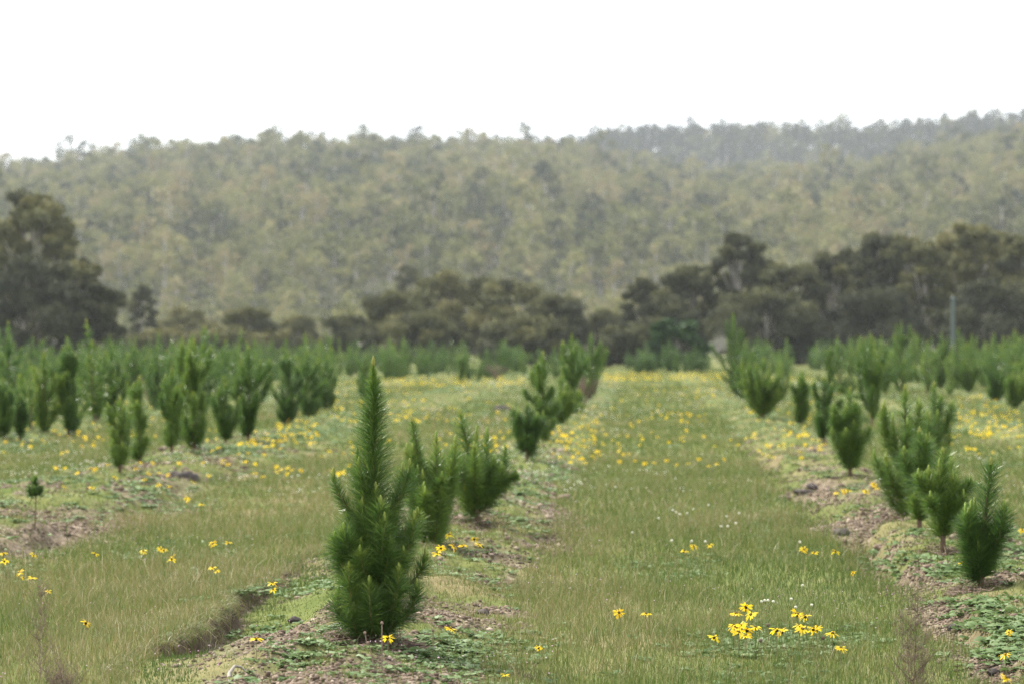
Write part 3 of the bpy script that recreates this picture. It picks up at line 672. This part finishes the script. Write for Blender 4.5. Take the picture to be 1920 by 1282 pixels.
ico_v = None
def ico():
    t = (1 + 5 ** .5) / 2
    v = unit(np.array([(-1, t, 0), (1, t, 0), (-1, -t, 0), (1, -t, 0), (0, -1, t), (0, 1, t), (0, -1, -t), (0, 1, -t), (t, 0, -1), (t, 0, 1), (-t, 0, -1), (-t, 0, 1)], float))
    f = np.array([(0, 11, 5), (0, 5, 1), (0, 1, 7), (0, 7, 10), (0, 10, 11), (1, 5, 9), (5, 11, 4), (11, 10, 2), (10, 7, 6), (7, 1, 8), (3, 9, 4), (3, 4, 2), (3, 2, 6), (3, 6, 8), (3, 8, 9), (4, 9, 5), (2, 4, 11), (6, 2, 10), (8, 6, 7), (9, 8, 1)])
    return v, f
IV, IF = ico()
def sub(v, f):
    v = list(map(tuple, v)); c = {}; g = []
    def m(a, b):
        k = (min(a, b), max(a, b))
        if k not in c: p = (np.array(v[a]) + np.array(v[b])) / 2; v.append(tuple(p / np.linalg.norm(p))); c[k] = len(v) - 1
        return c[k]
    for a, b, d in f: x, y, z = m(a, b), m(b, d), m(d, a); g += [(a, x, z), (b, y, x), (d, z, y), (x, y, z)]
    return np.array(v), np.array(g)
IV2, IF2 = sub(IV, IF); IV3, IF3 = sub(IV2, IF2)
def lumps(mb, p, rad, r, tone, flat=.7):
    n = len(p); v = IV[None] * r.uniform(.6, 1.35, (n, 12, 1)) * rad[:, None, None] * np.array([1, 1, flat]) * r.uniform(.7, 1.3, (n, 1, 3)) + p[:, None]
    mb.add(v.reshape(-1, 3), None, (IF[None] + np.arange(n)[:, None, None] * 12).reshape(-1, 3), np.repeat(np.clip(tone, 0, 1), 12))
cm = MB(); rc_ = np.random.default_rng(41)
for (ya, yb, dens, rad) in [(8.1, 13, 5200, .0052), (13, 20, 2200, .0075), (20, 34, 420, .013)]:
    n = int((.19 * (yb ** 2 - ya ** 2) + (yb - ya)) * dens); y = np.sqrt(rc_.random(n) * (yb ** 2 - ya ** 2) + ya ** 2); x = rc_.uniform(-1, 1, n) * (.19 * y + .4)
    so_ = soil(x, y); u = uof(x, y); edge = np.exp(-((u - 1.22) / .10) ** 2) + .5 * np.exp(-((u + 1.68) / .05) ** 2) * (y < 15) * (y > 10.2)
    kp = rc_.random(n) < np.maximum(so_ * S((vn(x * 3 + 20, y * 3) - .15) / .3), edge * .4); x, y = x[kp], y[kp]
    rd = rad * np.exp(rc_.normal(size=len(x)) * .36); lumps(cm, np.stack([x, y, Hf(x, y) + rd * .2], 1), rd, rc_, .26 + rc_.normal(size=len(x)) * .22 + .25 * vn(x * 5, y * 5))
tag(cm.build('soil_clods', M_clod), 'pale pinkish brown crumbs and clods of bare soil on the mounds', 'soil clods', None, 'stuff')

# dry needles and scraps added as contact shade at the nearer pines' feet
nm_ = MB(); rn = np.random.default_rng(45)
for px, py, rr_, n in [(700, 1203, .17, 1500), (815, 1034, .18, 500), (900, 980, .2, 450), (1838, 1100, .14, 450), (1768, 1035, .14, 350), (1697, 962, .2, 350), (1594, 898, .2, 300)]:
    x, y, z = at(px, py); a = rn.random(n) * 6.283; q_ = rr_ * rn.random(n) ** .6; x = x + np.cos(a) * q_; y = y + np.sin(a) * q_ * 1.3
    c = np.stack([x, y, Hf(x, y) + .006 + .006 * rn.random(n)], 1); b = rn.random(n) * 6.283; d_ = np.stack([np.cos(b), np.sin(b), rn.normal(size=n) * .15], 1) * rn.uniform(.02, .045, n)[:, None]
    w_ = np.stack([-np.sin(b), np.cos(b), np.full(n, .4)], 1) * .0014
    nm_.add(np.stack([c - d_ - w_, c + d_ - w_, c + d_ + w_, c - d_ + w_], 1).reshape(-1, 3), np.arange(n)[:, None] * 4 + np.array([[0, 1, 2, 3]]), c=np.repeat(rn.random(n), 4))
tag(nm_.build('contact_shade_litter', M_dry), 'brown fallen needles and dry scraps added as contact shade at the feet of the nearer pines', 'litter', None, 'stuff')

# tiny pink and white specks in the grass and the pale bloom further out
pm = MB(); rp = np.random.default_rng(51); n = 2600
y = 9 + 15 * rp.random(n) ** 1.3; x = rp.uniform(-1, 1, n) * (.19 * y + .3); kp = rp.random(n) < S((vn(x * 1.2 + 5, y * .9 + 5) - .45) / .2) * .8; x, y = x[kp], y[kp]
lumps(pm, np.stack([x, y, Hf(x, y) + rp.uniform(.03, .07, len(x))], 1), rp.uniform(.0012, .0034, len(x)), rp, rp.random(len(x)))
tag(pm.build('pink_specks', M_pink), 'tiny pale pink blossoms sprinkled through the near grass', 'blossoms', None, 'stuff')
wm = MB(); n = 30000; y = 20 + 60 * rp.random(n); x = rp.uniform(-1, 1, n) * (.19 * y + .3)
kp = rp.random(n) < S((.5 * vn(x * .5 + 15, y * .22 + 5) + .5 * vn(x * 2.5 + 3, y * 1.2) - .55) / .12) * .5; x, y = x[kp], y[kp]
lumps(wm, np.stack([x, y, Hf(x, y) + rp.uniform(.04, .09, len(x))], 1), rp.uniform(.004, .009, len(x)) * (.6 + y / 60), rp, rp.random(len(x)))
tag(wm.build('clover_bloom', M_white), 'cream clover bloom dusting the grass in the middle distance', 'clover', None, 'stuff')

# ------------------------------------------------------------------ yellow daisies
def daisy_parts(r, h, tilt, full=True):
    d = 2 * math.pi * r.random(); hd = np.array([math.cos(d) * tilt * .02, math.sin(d) * tilt * .02, h])
    nrm = unit(np.array([math.cos(d) * tilt, math.sin(d) * tilt - .12, 1.0])); a = unit(np.cross(nrm, [0, 1, .1])); b = np.cross(nrm, a)
    pe = MB(); npet = int(r.integers(12, 17))
    for k in range(npet):
        th = 2 * math.pi * (k + r.uniform(-.25, .25)) / npet; dv = a * math.cos(th) + b * math.sin(th); sv = -a * math.sin(th) + b * math.cos(th)
        L = r.uniform(.021, .027); up = r.uniform(-.25, .55); tw = r.normal() * .3; rows = []
        for t, wd in ((0.12, .35), (.45, .85), (.8, 1.0), (1.0, .45)):
            c = hd + dv * L * t + nrm * L * (up * t - .35 * t * t); wv = (sv + nrm * tw) * .0031 * wd; rows += [c - wv, c + wv]
        pe.add(rows, [(0, 1, 3, 2), (2, 3, 5, 4), (4, 5, 7, 6)], c=np.clip(r.normal(.65, .2), 0, 1))
    ce = MB(); v = IV2 * np.array([.0068, .0068, .0038]); Mx = np.stack([a, b, nrm], 1); ce.add(v @ Mx.T + hd + nrm * .002, None, IF2, .6)
    ce.add(IV2 * np.array([.0056, .0056, .0045]) @ Mx.T + hd - nrm * .0035, None, IF2, .0)
    st = MB(); st.add(*tube(bez(np.zeros(3), np.array([hd[0] * 2, hd[1], h * .5]), hd - nrm * .005, 6), np.linspace(.0016, .0013, 6), 5), c=r.random())
    return pe, ce, st
DV = []
for i in range(7):
    r = np.random.default_rng(900 + i); pe, ce, st = daisy_parts(r, .075 + .012 * (i % 3), [.25, .6, .4, .8, .2, .5, 1.1][i])
    DV.append((pe.mesh('petals', M_petal), ce.mesh('flower_centre', M_disc, True), st.mesh('stem', M_stem, True), .075 + .012 * (i % 3), pe, ce, st))
fc = [0]
def daisy(px, py, label, group, small=False, s=1.0, cat='daisy'):
    """px, py: the flower head in the photo; its foot is found on the ground below it"""
    i = fc[0] % 7; fc[0] += 1; h = DV[i][3] * s; yb = py
    for _ in range(8): x, y, z = at(px, yb); yb = py + h * F / y
    if small:
        o = empty('yellow_daisy', (x, y, z), fc[0] * 1.7, s)
        c = bpy.data.objects.new('petals', DV[i][0]); COL.objects.link(c); c.parent = o
        c = bpy.data.objects.new('flower_centre', DV[i][1]); COL.objects.link(c); c.parent = o
    else:
        o = empty('yellow_daisy', (x, y, z), fc[0] * 1.7, s)
        for nm, me in (('petals', DV[i][0]), ('flower_centre', DV[i][1]), ('stem', DV[i][2])):
            c = bpy.data.objects.new(nm, me); COL.objects.link(c); c.parent = o
    return tag(o, label, cat, group)
NEAR = [
 (481, 1197, 'single yellow daisy right of the crumbly ditch'), (727, 1192, 'yellow daisy at the foot of the tallest foreground pine'), (840, 1174, 'lone yellow daisy right of the foot of the tallest pine'),
 (1009, 1214, 'small half open yellow daisy in grass right of the pine mound'), (512, 1092, 'wide open yellow daisy on the grassy edge of the ditch'), (516, 1104, 'lower yellow daisy of the pair at the ditch edge'),
 (1155, 1147, 'flat yellow daisy left of a pair in the open grass lane'), (1210, 1150, 'flat yellow daisy right of a pair in the open grass lane'), (1336, 1194, 'yellow daisy standing apart left of the big flower clump'),
 (1573, 1214, 'sideways yellow daisy at the right end of the big flower clump'), (155, 1167, 'lone yellow daisy in the grass above the dry purple weed'), (400, 1063, 'yellow daisy above a green herb patch in the left lane'),
 (409, 1070, 'tiny yellow bloom just under the daisy above the herb patch'), (401, 1018, 'left yellow daisy of a pair on tall stems'), (427, 1016, 'right yellow daisy of a pair on tall stems'),
 (174, 1037, 'lone yellow daisy right of the bare soil bank'), (90, 1107, 'small narrow yellow bloom at the far left grass'), (57, 1040, 'yellow daisy on the right side of the bare soil bank foot'),
 (8, 1036, 'upper yellow daisy at the left picture edge'), (10, 1051, 'lower yellow daisy at the left picture edge'), (44, 1072, 'upper yellow daisy of a leafy left edge trio'), (59, 1082, 'right yellow daisy of a leafy left edge trio'), (41, 1082, 'smallest yellow daisy of a leafy left edge trio'),
 (270, 1032, 'leftmost yellow daisy of a loose cluster in the left lane'), (298, 1029, 'left daisy of the joined pair in the left lane cluster'), (308, 1030, 'right daisy of the joined pair in the left lane cluster'),
 (322, 1047, 'lower daisy of the left lane cluster'), (330, 1041, 'small daisy beside the lowest bloom of the left lane cluster'),
 (1282, 1032, 'left yellow daisy over the herb patch in the right lane'), (1298, 1023, 'middle yellow daisy over the herb patch in the right lane'), (1333, 1020, 'tall right yellow daisy over the herb patch in the right lane'),
 (1505, 1029, 'leftmost yellow daisy of three at the foot of the right mound'), (1527, 1035, 'middle yellow daisy of three at the foot of the right mound'), (1565, 1033, 'rightmost yellow daisy of three at the foot of the right mound'),
 (1604, 1073, 'small yellow daisy low on the right mound edge'), (1806, 1060, 'yellow daisy left of the nearest right hand pine'), (1917, 992, 'yellow daisy at the right picture edge'),
 (1889, 1226, 'orange yellow bloom above the dark hollow at bottom right'), (1893, 1184, 'small orange bloom on the leafy mound at bottom right'), (946, 1264, 'tiny orange bud in the leafy ground below the pine'),
 (1881, 1270, 'low yellow bloom hanging at the bottom right corner')]
for px, py, lab in NEAR: daisy(px, py, lab, None, s=.95 if 'tiny' not in lab and 'small' not in lab else .62)
CL = 'yellow daisies of the big clump'
for j, (px, py) in enumerate([(1403, 1138), (1382, 1149), (1412, 1151), (1380, 1172), (1397, 1172), (1415, 1175), (1379, 1184), (1398, 1182), (1400, 1191), (1388, 1178)]): daisy(px, py, 'yellow daisy crowded in the left half of the big flower clump', CL, s=1.08)
for j, (px, py) in enumerate([(1457, 1180), (1474, 1184), (1497, 1172), (1501, 1178), (1485, 1150), (1498, 1151), (1515, 1155), (1523, 1178), (1536, 1180), (1560, 1186)]): daisy(px, py, 'yellow daisy spread in the right half of the big flower clump', CL, s=1.08)
for px, py in [(843, 1000), (842, 1018), (868, 1022), (891, 1013), (895, 1030), (827, 1027), (820, 1038)]: daisy(px, py, 'yellow daisy beside the foot of the bushy pine behind the tallest one', 'daisies beside the bushy pine')
for px, py in [(1570, 922), (1578, 918), (1590, 919), (1623, 916), (1638, 909), (1636, 912), (1646, 913)]: daisy(px, py, 'yellow daisy on the bare mound under the blue green pine', 'daisies on the right mound')
LM = [(146, 884), (178, 880), (202, 876), (213, 894), (171, 913), (117, 907), (272, 904), (298, 908), (317, 886), (317, 905), (360, 903), (392, 890), (275, 885), (255, 881), (350, 933), (358, 937), (377, 945), (518, 883), (548, 879), (563, 881), (493, 892), (477, 885), (542, 887),
      (420, 863), (427, 872), (383, 867), (11, 827), (6, 846), (58, 824), (59, 836), (113, 813), (117, 848), (127, 845), (160, 819), (192, 823), (153, 835), (175, 834), (138, 826), (400, 843), (410, 843), (450, 848), (465, 847), (495, 847), (462, 828), (470, 828), (625, 880), (655, 873), (640, 886)]
for px, py in LM: daisy(px, py, 'yellow daisy scattered around the pines of the left row', 'daisies of the left row', True, .95)
RM = [(1085, 858), (1070, 865), (1110, 857), (1125, 852), (1170, 850), (1190, 862), (1210, 868), (1330, 872), (1345, 868), (1355, 860), (1290, 868), (1250, 862), (1225, 866), (1310, 860), (1098, 866), (1270, 870), (1160, 864)]
for px, py in RM: daisy(px, py, 'yellow daisy in the flowery band across the right lane', 'daisies across the right lane', True, .95)
rf = np.random.default_rng(71)
ZONES = [((520, 785, 600, 828), 46, 'beside the big dark pine clump'), ((640, 800, 780, 870), 12, 'in the grass behind the foreground pine spire'), ((1060, 770, 1120, 850), 22, 'beside the small bare trunked pine'),
         ((1150, 795, 1330, 832), 15, 'on the open lane before the far rows'), ((1790, 770, 1910, 812), 24, 'in the grass at the far right'), ((1150, 740, 1345, 790), 22, 'on the far open lane'), ((1385, 775, 1550, 860), 12, 'among the small pines of the right row')]
for (a, b, c, d), n, lab in ZONES:
    for _ in range(n):
        daisy(rf.uniform(a, c), rf.uniform(b, d) if rf.random() < .6 else b + (d - b) * round(rf.random() * 3) / 3 + rf.normal() * 2, 'yellow daisy ' + lab, 'daisies ' + lab, True, .95)
# beyond the 300 largest the flowers merge into drifts
fm = MB(); cnt = 0
def drift(a, b, c, d, n, k=4, sp=.12):
    global cnt
    for _ in range(n):
        px, py = rf.uniform(a, c), rf.uniform(b, d); x, y, z = at(px, py)
        for _ in range(int(rf.integers(1, k + 1))):
            v = DV[int(rf.integers(0, 7))]; s = rf.uniform(.75, 1.05); th = rf.random() * 6.28; ca, sa_ = math.cos(th) * s, math.sin(th) * s
            xx, yy_ = x + rf.normal() * sp, y + rf.normal() * sp * 2
            fm.merge(v[4], np.array([[ca, -sa_, 0], [sa_, ca, 0], [0, 0, s]]), (xx, yy_, float(Hf(xx, yy_)) - .02)); cnt += 1
drift(1125, 698, 1365, 716, 260); drift(1150, 716, 1365, 755, 34); drift(1150, 770, 1330, 800, 10, 4); drift(640, 708, 1000, 726, 190); drift(640, 728, 800, 800, 55, 3); drift(800, 728, 960, 860, 42, 3)
drift(560, 700, 640, 790, 60, 3); drift(1040, 760, 1150, 870, 45, 3); drift(1370, 700, 1660, 725, 90); drift(1780, 745, 1920, 830, 70, 3); drift(0, 745, 60, 790, 24); drift(230, 740, 310, 830, 26, 3); drift(1470, 725, 1620, 850, 40, 3); drift(380, 800, 560, 850, 22, 3)
drift(0, 800, 250, 850, 22, 3); drift(1370, 760, 1500, 860, 22, 2); drift(0, 860, 640, 900, 14, 2); drift(1650, 840, 1920, 880, 16, 2)
tag(fm.build('flower_drifts', M_petal), 'drifts of yellow daisies merging together down the distant lanes', 'daisies', None, 'stuff')

# faded and closed flower heads of the clump
for px, py, lab in [(1440, 1171, 'dark closed bud between the two halves of the flower clump'), (1426, 1202, 'round seed head with pale rim low in the flower clump'), (1543, 1197, 'dark brown seed head at the right of the flower clump')]:
    x, y, z = at(px, py + 38); h = .075; o = empty('seed_head', (x, y, z))
    m_ = MB(); m_.add(*tube(bez(np.zeros(3), np.array([.004, 0, h * .5]), np.array([0, 0, h]), 5), .0014, 5), c=.7); m_.build('stem', M_stem, o, True)
    m_ = MB(); m_.add(IV2 * np.array([.007, .007, .0075]) + [0, 0, h], None, IF2, .35); m_.build('bud', M_dry, o, True)
    tag(o, lab, 'seed head')
# white clover heads one by one
for j, (px, py, lab) in enumerate([(1427, 1122, 'row of four'), (1433, 1120, 'row of four'), (1439, 1120, 'row of four'), (1449, 1122, 'row of four'), (1483, 1117, 'above the clump'), (1521, 1129, 'above the clump'), (1491, 1133, 'above the clump'),
      (1261, 942, 'mid'), (1267, 946, 'mid'), (1299, 940, 'mid'), (1274, 950, 'mid'), (1288, 948, 'mid'), (1234, 958, 'mid'), (1379, 968, 'mid'), (1364, 974, 'mid'), (1352, 974, 'mid'), (1362, 954, 'mid'), (1385, 948, 'mid'), (1328, 932, 'mid'), (1296, 1003, 'mid'), (1259, 1002, 'mid'), (1322, 1004, 'mid'), (1185, 986, 'mid'), (1504, 1090, 'above the clump'), (1499, 1005, 'mid')]):
    x, y, z = at(px, py + 30); h = .055; o = empty('clover_flower', (x, y, z))
    m_ = MB(); m_.add(*tube(np.array([[0, 0, 0], [.002, 0, h]]), .0011, 4), c=.3); m_.build('stem', M_stem, o)
    m_ = MB(); m_.add(IV2 * np.random.default_rng(j).uniform(.85, 1.15, (len(IV2), 1)) * np.array([.006, .006, .0055]) * (1.0 if py > 1080 else 1.25) + [.002, 0, h], None, IF2, .5); m_.build('flower_head', M_white, o)
    lab = {'row of four': 'white clover head in the short row of four above the flower clump', 'above the clump': 'white clover head loose in grass above the right half of the flower clump', 'mid': 'white clover head in the open grass beyond the herb patch'}[lab]
    tag(o, lab, 'clover', {'w': 'clover heads'}['w'])

# ------------------------------------------------------------------ dry weeds, stalks, stones, sticks, post
def dry_weed(px, py, H, W, seed, label, nst=4, cat='weed', name='dry_weed', thick=.0018):
    x, y, z = at(px, py); r = np.random.default_rng(seed); o = empty(name, (x, y, z - .01)); st, sd_ = MB(), MB()
    for i in range(nst):
        a = r.random() * 6.28; rho = W / 2 * (r.uniform(.0, .35) if i == 0 else r.uniform(.3, .9)); hh = H * (1 if i == 0 else r.uniform(.5, .85))
        m = bez(np.zeros(3), np.array([math.cos(a) * rho * .3, math.sin(a) * rho * .3, hh * .5]), np.array([math.cos(a) * rho, math.sin(a) * rho, hh]), 14)
        m[1:-1] += r.normal(size=(12, 3)) * .003; st.add(*tube(m, np.linspace(thick, thick * .35, 14), 5), c=np.clip(r.random(), 0, 1))
        for k in range(int(26 * hh / .3)):
            t = r.uniform(.12, .97); s = m[int(t * 13)]; b = r.random() * 6.28; L = (1.1 - t) * H * r.uniform(.15, .36)
            e = s + np.array([math.cos(b) * L * .7, math.sin(b) * L * .7, L * .75]); bp = bez(s, (s + e) / 2 + [0, 0, -.01], e, 6); st.add(*tube(bp, np.linspace(thick * .5, thick * .2, 6), 4), c=r.random())
            for q_ in range(7):
                p = bp[int(r.integers(1, 6))]; e2 = p + r.normal(size=3) * .014 + [0, 0, .008]; st.add(*tube(np.array([p, e2]), thick * .18, 3), c=r.random())
                lumps(sd_, np.array([e2, e2 + r.normal(size=3) * .004]), np.full(2, thick * r.uniform(.6, 1.1)), r, np.array([r.random()] * 2))
    st.build('stem', M_dry, o); sd_.build('dry_spray', M_dry, o); return tag(o, label, cat)  # second mesh holds the weed's seed heads
dry_weed(128, 1318, .19, .30, 1, 'dry purplish branching weed at the bottom left corner', 7)
dry_weed(75, 1290, .36, .07, 2, 'tall thin dry stalk rising left of the purplish weed', 1)
dry_weed(1715, 1330, .40, .22, 3, 'dry brown branching weed standing at bottom right in front of the mound', 4)
for j, (px, py, W_, H_, lab) in enumerate([(1093, 765, .75, .55, 'dull brown dead bush beside the last pines of the middle row'), (930, 712, .8, .5, 'low brown bush in the gap of the distant pine row'), (284, 762, .8, .6, 'dull brown bush between the left row pines')]):
    x, y, z = at(px, py); r = np.random.default_rng(60 + j); o = empty('dead_bush', (x, y, z)); st, lf = MB(), MB()
    for i in range(26):
        a = r.random() * 6.28; e = np.array([math.cos(a) * W_ / 2 * r.random(), math.sin(a) * W_ / 2 * r.random(), H_ * r.uniform(.5, 1)]); st.add(*tube(bez(np.zeros(3), e * [.3, .3, .6], e, 5), np.linspace(.008, .003, 5), 4), c=r.random())
        leafcloud(lf, e * .9, .10, 26, .014, r, .4, 1.0)
    st.build('stem', M_dry, o); lf.build('dry_spray', M_dry, o); tag(o, lab, 'bush')  # second mesh draws the bush's dry twigs as small faces
for j, (bx, by, tx, ty, lab) in enumerate([(716, 1262, 716, 1168, 'upright brown dry stalk in front of the pine foot'), (690, 1240, 684, 1188, 'short dry stalk with a hooked head left of the pine foot'), (700, 1250, 690, 1205, 'leaning pale stalk between two taller ones at the pine foot'), (812, 1228, 812, 1182, 'thin green stalk with a dark seed head right of the pine foot')]):
    x, y, z = at(bx, by); sc_ = F / y; e = np.array([(tx - bx) / sc_, .01, (by - ty) / sc_]); o = empty('dry_stalk', (x, y, z))
    m_ = MB(); m_.add(*tube(bez(np.zeros(3), e * [.2, 1, .55], e, 7), np.linspace(.0026, .0018, 7), 6), c=.8); m_.build('stem', M_stem if j == 3 else M_dry, o, True)
    m_ = MB(); m_.add(IV2 * np.array([.005, .005, .006]) + e, None, IF2, .8); m_.build('seed_head', M_dry, o); tag(o, lab, 'stalk')
def rock(px, py, sx, sy, sz, seed, name, label, cat, m, rz=0, sink=.35):
    x, y, z = at(px, py); r = np.random.default_rng(seed); v = IV3 * (1 + .35 * (np.array([[math.sin(p[0] * 3.1 + seed) * math.cos(p[1] * 4.3) + .5 * math.sin(p[2] * 7 + p[0] * 6)] for p in IV3])) * .5 + r.normal(size=(len(IV3), 1)) * .09)
    o = MB().add(v * np.array([sx, sy, sz]) / 2, None, IF3, .4).build(name, m, None, False); o.location = (x, y, z + sz * (.5 - sink)); o.rotation_euler = (0, .12, rz); return tag(o, label, cat)
rock(343, 890, .24, .13, .14, 4, 'charred_log', 'dark rounded log end lying in the grass before the left row', 'log', M_stone)
rock(1508, 925, .16, .08, .05, 5, 'wood_chunk', 'flat dark grey wood chunk on the bare soil of the right mound', 'wood chunk', M_stone, .2)
rock(1522, 918, .11, .045, .05, 8, 'wood_chunk', 'tilted dark splinter of wood on top of the flat chunk', 'wood chunk', M_stone, -.9, .0)
rock(945, 770, .35, .2, .14, 9, 'dark_stone', 'dark stone in the flowery grass left of the middle row', 'stone', M_stone)
for j, (px, py, s_, lab) in enumerate([(532, 1195, .035, 'pale rough clod left of the tallest pine foot'), (552, 1165, .06, 'dark upturned clod beside the green ditch'), (905, 1150, .07, 'dark clod on the bare soil right of the tallest pine'), (1000, 905, .05, 'dark brown clod at the end of the herb patch'), (1058, 935, .10, 'brown clod pile edge beside the open lane'), (1580, 1003, .11, 'dark crumbly clod at the broken edge of the right mound'), (1650, 1030, .08, 'brown clod above the herb leaves on the right mound'), (1862, 1262, .05, 'black wet clod in the bottom right hollow'), (1790, 1180, .06, 'brown clod in front of the nearest right pine')]):
    rock(px, py, s_, s_ * .8, s_ * .55, 20 + j, 'soil_clod', lab, 'soil clod', M_clod if j in (0, 6, 4) else M_stone, j)
xs = [at(px, py) for px, py in [(425, 1290), (430, 1276), (440, 1266), (452, 1260), (466, 1257)]]
pts = np.array(xs); pts[:, 2] = pts[:, 2].min() + np.array([.0, .025, .035, .03, .012]); org = pts[0].copy(); m_ = MB(); m_.add(*tube(pts - org, [.006, .0065, .005, .004, .0025], 8), c=.6)
o = m_.build('dead_stick', M_stick, None, True); o.location = org; tag(o, 'curved bleached stick lying at the bottom edge below the ditch', 'stick')

# steel strainer post behind the right hand pines
d = 92.0; x = (1787 - CX) / F * d; H_ = CAMH + (HZ - 563) / F * d; o = empty('fence_post', (x, d, float(Hf(x, d)))); m_ = MB()
m_.add(*tube(np.array([[0, 0, -.2], [0, 0, H_ * .5], [0, 0, H_]]), 0.062, 14, False), c=.5); m_.build('post_shaft', M_post, o, True)
m_ = MB(); m_.add(*tube(np.array([[0, 0, H_ - .002], [0, 0, H_ + .03]]), [.072, .068], 14, True), c=.2); m_.build('post_cap', M_post, o, True)
tag(o, 'grey green steel post standing upright among the right hand pines', 'fence post')

# ------------------------------------------------------------------ haze
hz = bpy.data.meshes.new('haze'); a, b, c0, c1, z0_, z1_ = -1520, 1520, -80, 3020, -3, 175
hz.from_pydata([(a, c0, z0_), (b, c0, z0_), (b, c1, z0_), (a, c1, z0_), (a, c0, z1_), (b, c0, z1_), (b, c1, z1_), (a, c1, z1_)], [], [(0, 3, 2, 1), (4, 5, 6, 7), (0, 1, 5, 4), (1, 2, 6, 5), (2, 3, 7, 6), (3, 0, 4, 7)])
mh = bpy.data.materials.new('haze_air'); mh.use_nodes = True; n = mh.node_tree; n.nodes.clear(); oo = n.nodes.new('ShaderNodeOutputMaterial'); pv = n.nodes.new('ShaderNodeVolumePrincipled')
pv.inputs['Density'].default_value = .00017; pv.inputs['Color'].default_value = (.86, .91, 1.0, 1); pv.inputs['Anisotropy'].default_value = .2; n.links.new(pv.outputs[0], oo.inputs['Volume'])
hz.materials.append(mh); ho = bpy.data.objects.new('haze', hz); COL.objects.link(ho); tag(ho, None, None, None, 'stuff')
print('far pines', len(far), 'hill trees', len(spots), len(bs), 'daisies', fc[0], 'drift', cnt)
